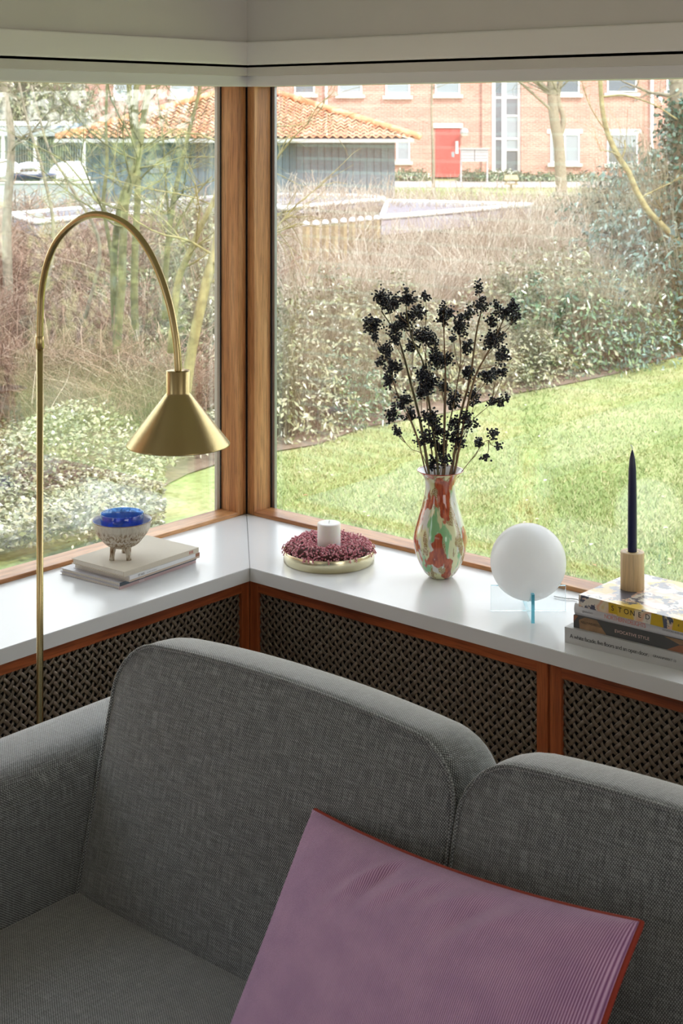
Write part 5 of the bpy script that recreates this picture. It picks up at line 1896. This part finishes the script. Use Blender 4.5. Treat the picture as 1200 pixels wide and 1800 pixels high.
def boat(px0, px1, py0, py1, d, label, hullmat, covmat, seed, cabin=False):
    c = W((px0 + px1) / 2, 210, d); k = d / F0
    hw = (px1 - px0) / 2 * k
    zt2 = 1.8 - (py0 - 210) * k - GZ; zb2 = 1.8 - (py1 - 210) * k - GZ
    r = empty('boat', (c[0], c[1], GZ), YAW + .12, label, 'boat')
    zm = zb2 + (zt2 - zb2) * .42
    # hull: lofted sections
    V, F = [], []
    ns, mr = 12, 7
    for i in range(ns + 1):
        u = -1 + 2 * i / ns
        wdt = .85 * (1 - max(0, u) ** 2.5 * .95) * (1 - max(0, -u) ** 4 * .25)
        for j in range(mr):
            t = -1 + 2 * j / (mr - 1)
            V.append((u * hw, t * wdt, zm - (zm - zb2) * (1 - abs(t) ** 2.2) * (1 - .35 * max(0, u) ** 2)))
    for i in range(ns):
        for j in range(mr - 1):
            a = i * mr + j
            F.append((a, a + mr, a + mr + 1, a + 1))
    for i in range(ns):
        F.append((i * mr, i * mr + mr - 1, (i + 1) * mr + mr - 1, (i + 1) * mr))
    mesh('hull', V, F, hullmat, r, None, True)
    if cabin:
        box('cabin', (-hw * .45, -.55, zm - .02), (hw * .35, .55, zm + (zt2 - zm) * .6), M['whiteframe'], r, .06, 3)
        for q in range(4):
            box('cabin_window', (-hw * .40 + q * hw * .19, -.57, zm + .08), (-hw * .40 + q * hw * .19 + hw * .13, -.545, zm + (zt2 - zm) * .42), M['rimbrown'], r)
        blob('canopy', r, -hw * .55, hw * .45, zm + (zt2 - zm) * .55, zt2, .7, covmat, seed)
    else:
        blob('cover', r, -hw, hw * .92, zm - .05, zt2, .85, covmat, seed)
    for x in (-hw * .5, hw * .5):
        box('trailer_support', (x - .06, -.5, 0), (x + .06, .5, zb2 + .12), M['zinc'], r)
    return r


boat(-95, 45, 279, 326, 38, 'boat under a white cover, cut off by the left picture edge', M['cover'], M['cover'], 2)
boat(14, 98, 285, 320, 36.5, 'navy hulled cabin boat with brown windows between the covered boats', M['hull'], M['cover'], 4, True)
boat(88, 158, 284, 330, 38, 'boat under a crumpled white tarpaulin beside the shed wall', M['cover'], M['cover'], 6)
ta = W(136, 313, 36.6)
lo = W(20, 348, 35)
lw = empty('low_wall', (lo[0], lo[1], GZ), YAW, 'low blue-grey concrete wall below the boats', 'wall')
box('wall_body', (-4, -.1, 0), (1.9, .1, (1.8 - (322 - 210) * 35 / F0) - GZ), M['bluegrey'], lw)
box('wall_cap', (-4.05, -.14, (1.8 - (322 - 210) * 35 / F0) - GZ), (1.95, .14, (1.8 - (319 - 210) * 35 / F0) - GZ), M['stone'], lw)
# carport
DC = 52.0; kc = DC / F0
co = W(60, 210, DC)
cp = empty('carport', (co[0], co[1], GZ), YAW, 'grey flat-roofed carport with slatted fence behind the boats', 'carport')


def cz(py): return 1.8 - (py - 210) * kc - GZ


box('roof_slab', (-130 * kc, -.3, cz(239)), (85 * kc, 4, cz(224)), M['bluegrey'], cp)
box('roof_edge', (-130 * kc, -.36, cz(221)), (70 * kc, -.28, cz(213)), M['whitem'], cp)
box('roof_box', (12 * kc, .3, cz(226)), (86 * kc, 3, cz(217)), plain('blue_panel', (.16, .24, .34), .6), cp)
for x in (-52, 4, 90):
    box('post', (x * kc - .05, -.25, 0), (x * kc + .05, -.15, cz(239)), M['whiteframe'], cp)
sl_me = None
for i in range(46):
    x = -118 * kc + i * (205 * kc / 46)
    if sl_me is None:
        o = box('slat', (0, 0, 0), (.045, .03, cz(246) - 0), M['bluegrey'], cp); sl_me = o.data
    else:
        o = bpy.data.objects.new('slat', sl_me); COL.objects.link(o); o.parent = cp
    o.location = (x, 1.2, 0)
for zz in (.5, 1.5):
    box('fence_rail', (-118 * kc, 1.24, zz), (87 * kc, 1.28, zz + .08), M['bluegrey'], cp)
box('back_panel', (-130 * kc, 3.8, 0), (85 * kc, 3.9, cz(239)), M['boardd'], cp)
# tall trees closing the view beyond the carport
for k, (px, d, r_, h_) in enumerate(((10, 58.4, 2.0, 4.8), (92, 58.6, 1.9, 4.4), (-85, 58.4, 2.0, 5.2))):
    p = W(px, 210, d)
    t_ = empty('distant_tree', (p[0], p[1], GZ), 0, ('olive tree beyond the carport, right behind the white boat covers', 'olive tree beyond the carport, next to the shed roof', 'olive tree beyond the carport, cut off by the left edge')[k], 'tree', 'trees beyond the carport')
    inst('foliage', LB[k % 3], M['leafo'], (0, 0, h_ * .45), (r_ / .62, r_ / .62, h_ / .9), t_, kind='stuff')
    inst('bare_twigs', TS[k % 3], M['greytwig'], (0, 0, 0), (r_ * 1.1, r_ * 1.1, h_ * 1.1), t_, kind='stuff')
    tube('trunk', [(0, 0, 0), (0, 0, h_ * .6)], .16, M['greybark'], t_, m=2, sides=8)

# ---------------------------------------------------------------- house wing and added trees beside the view (mirrored faintly in the panes)
wing = struct(empty('wall_outside', (0, -3.0, 0), 0))
box('brick_face', (-8.0, -3.6, GZ), (-.125, -3.0, 2.75), M['brick'], None)
bf = bpy.data.objects['brick_face']; bf.parent = wing; bf.location = (0, 3.0, 0)
wr_ = box('wing_roof', (-8.3, -.9, 2.75), (-.125, .35, 2.95), M['zinc'], wing)
for k, (x, y, r_, h_) in enumerate(((5.6, 9.2, 1.5, 3.4), (7.6, 8.0, 1.6, 3.6), (9.6, 6.6, 1.6, 3.5), (11.4, 5.0, 1.6, 3.4))):  # unseen trees added to cover the bright sky mirrored in the left panes
    t_ = empty('added_conifer', (x, y, GZ), 0, ('unseen evergreen added right of the picture, nearest the lawn shrubs', 'second unseen evergreen added right of the picture', 'third unseen evergreen added right of the picture', 'unseen evergreen added right of the picture, nearest the house')[k], 'tree', 'added evergreens right of the picture')
    inst('foliage', LB[k % 3], M['leafb'], (0, 0, .2), (r_ / .62, r_ / .62, h_ / .64), t_, kind='stuff')
    tube('trunk', [(0, 0, 0), (0, 0, h_ * .8)], .12, M['greybark'], t_, m=2, sides=8)
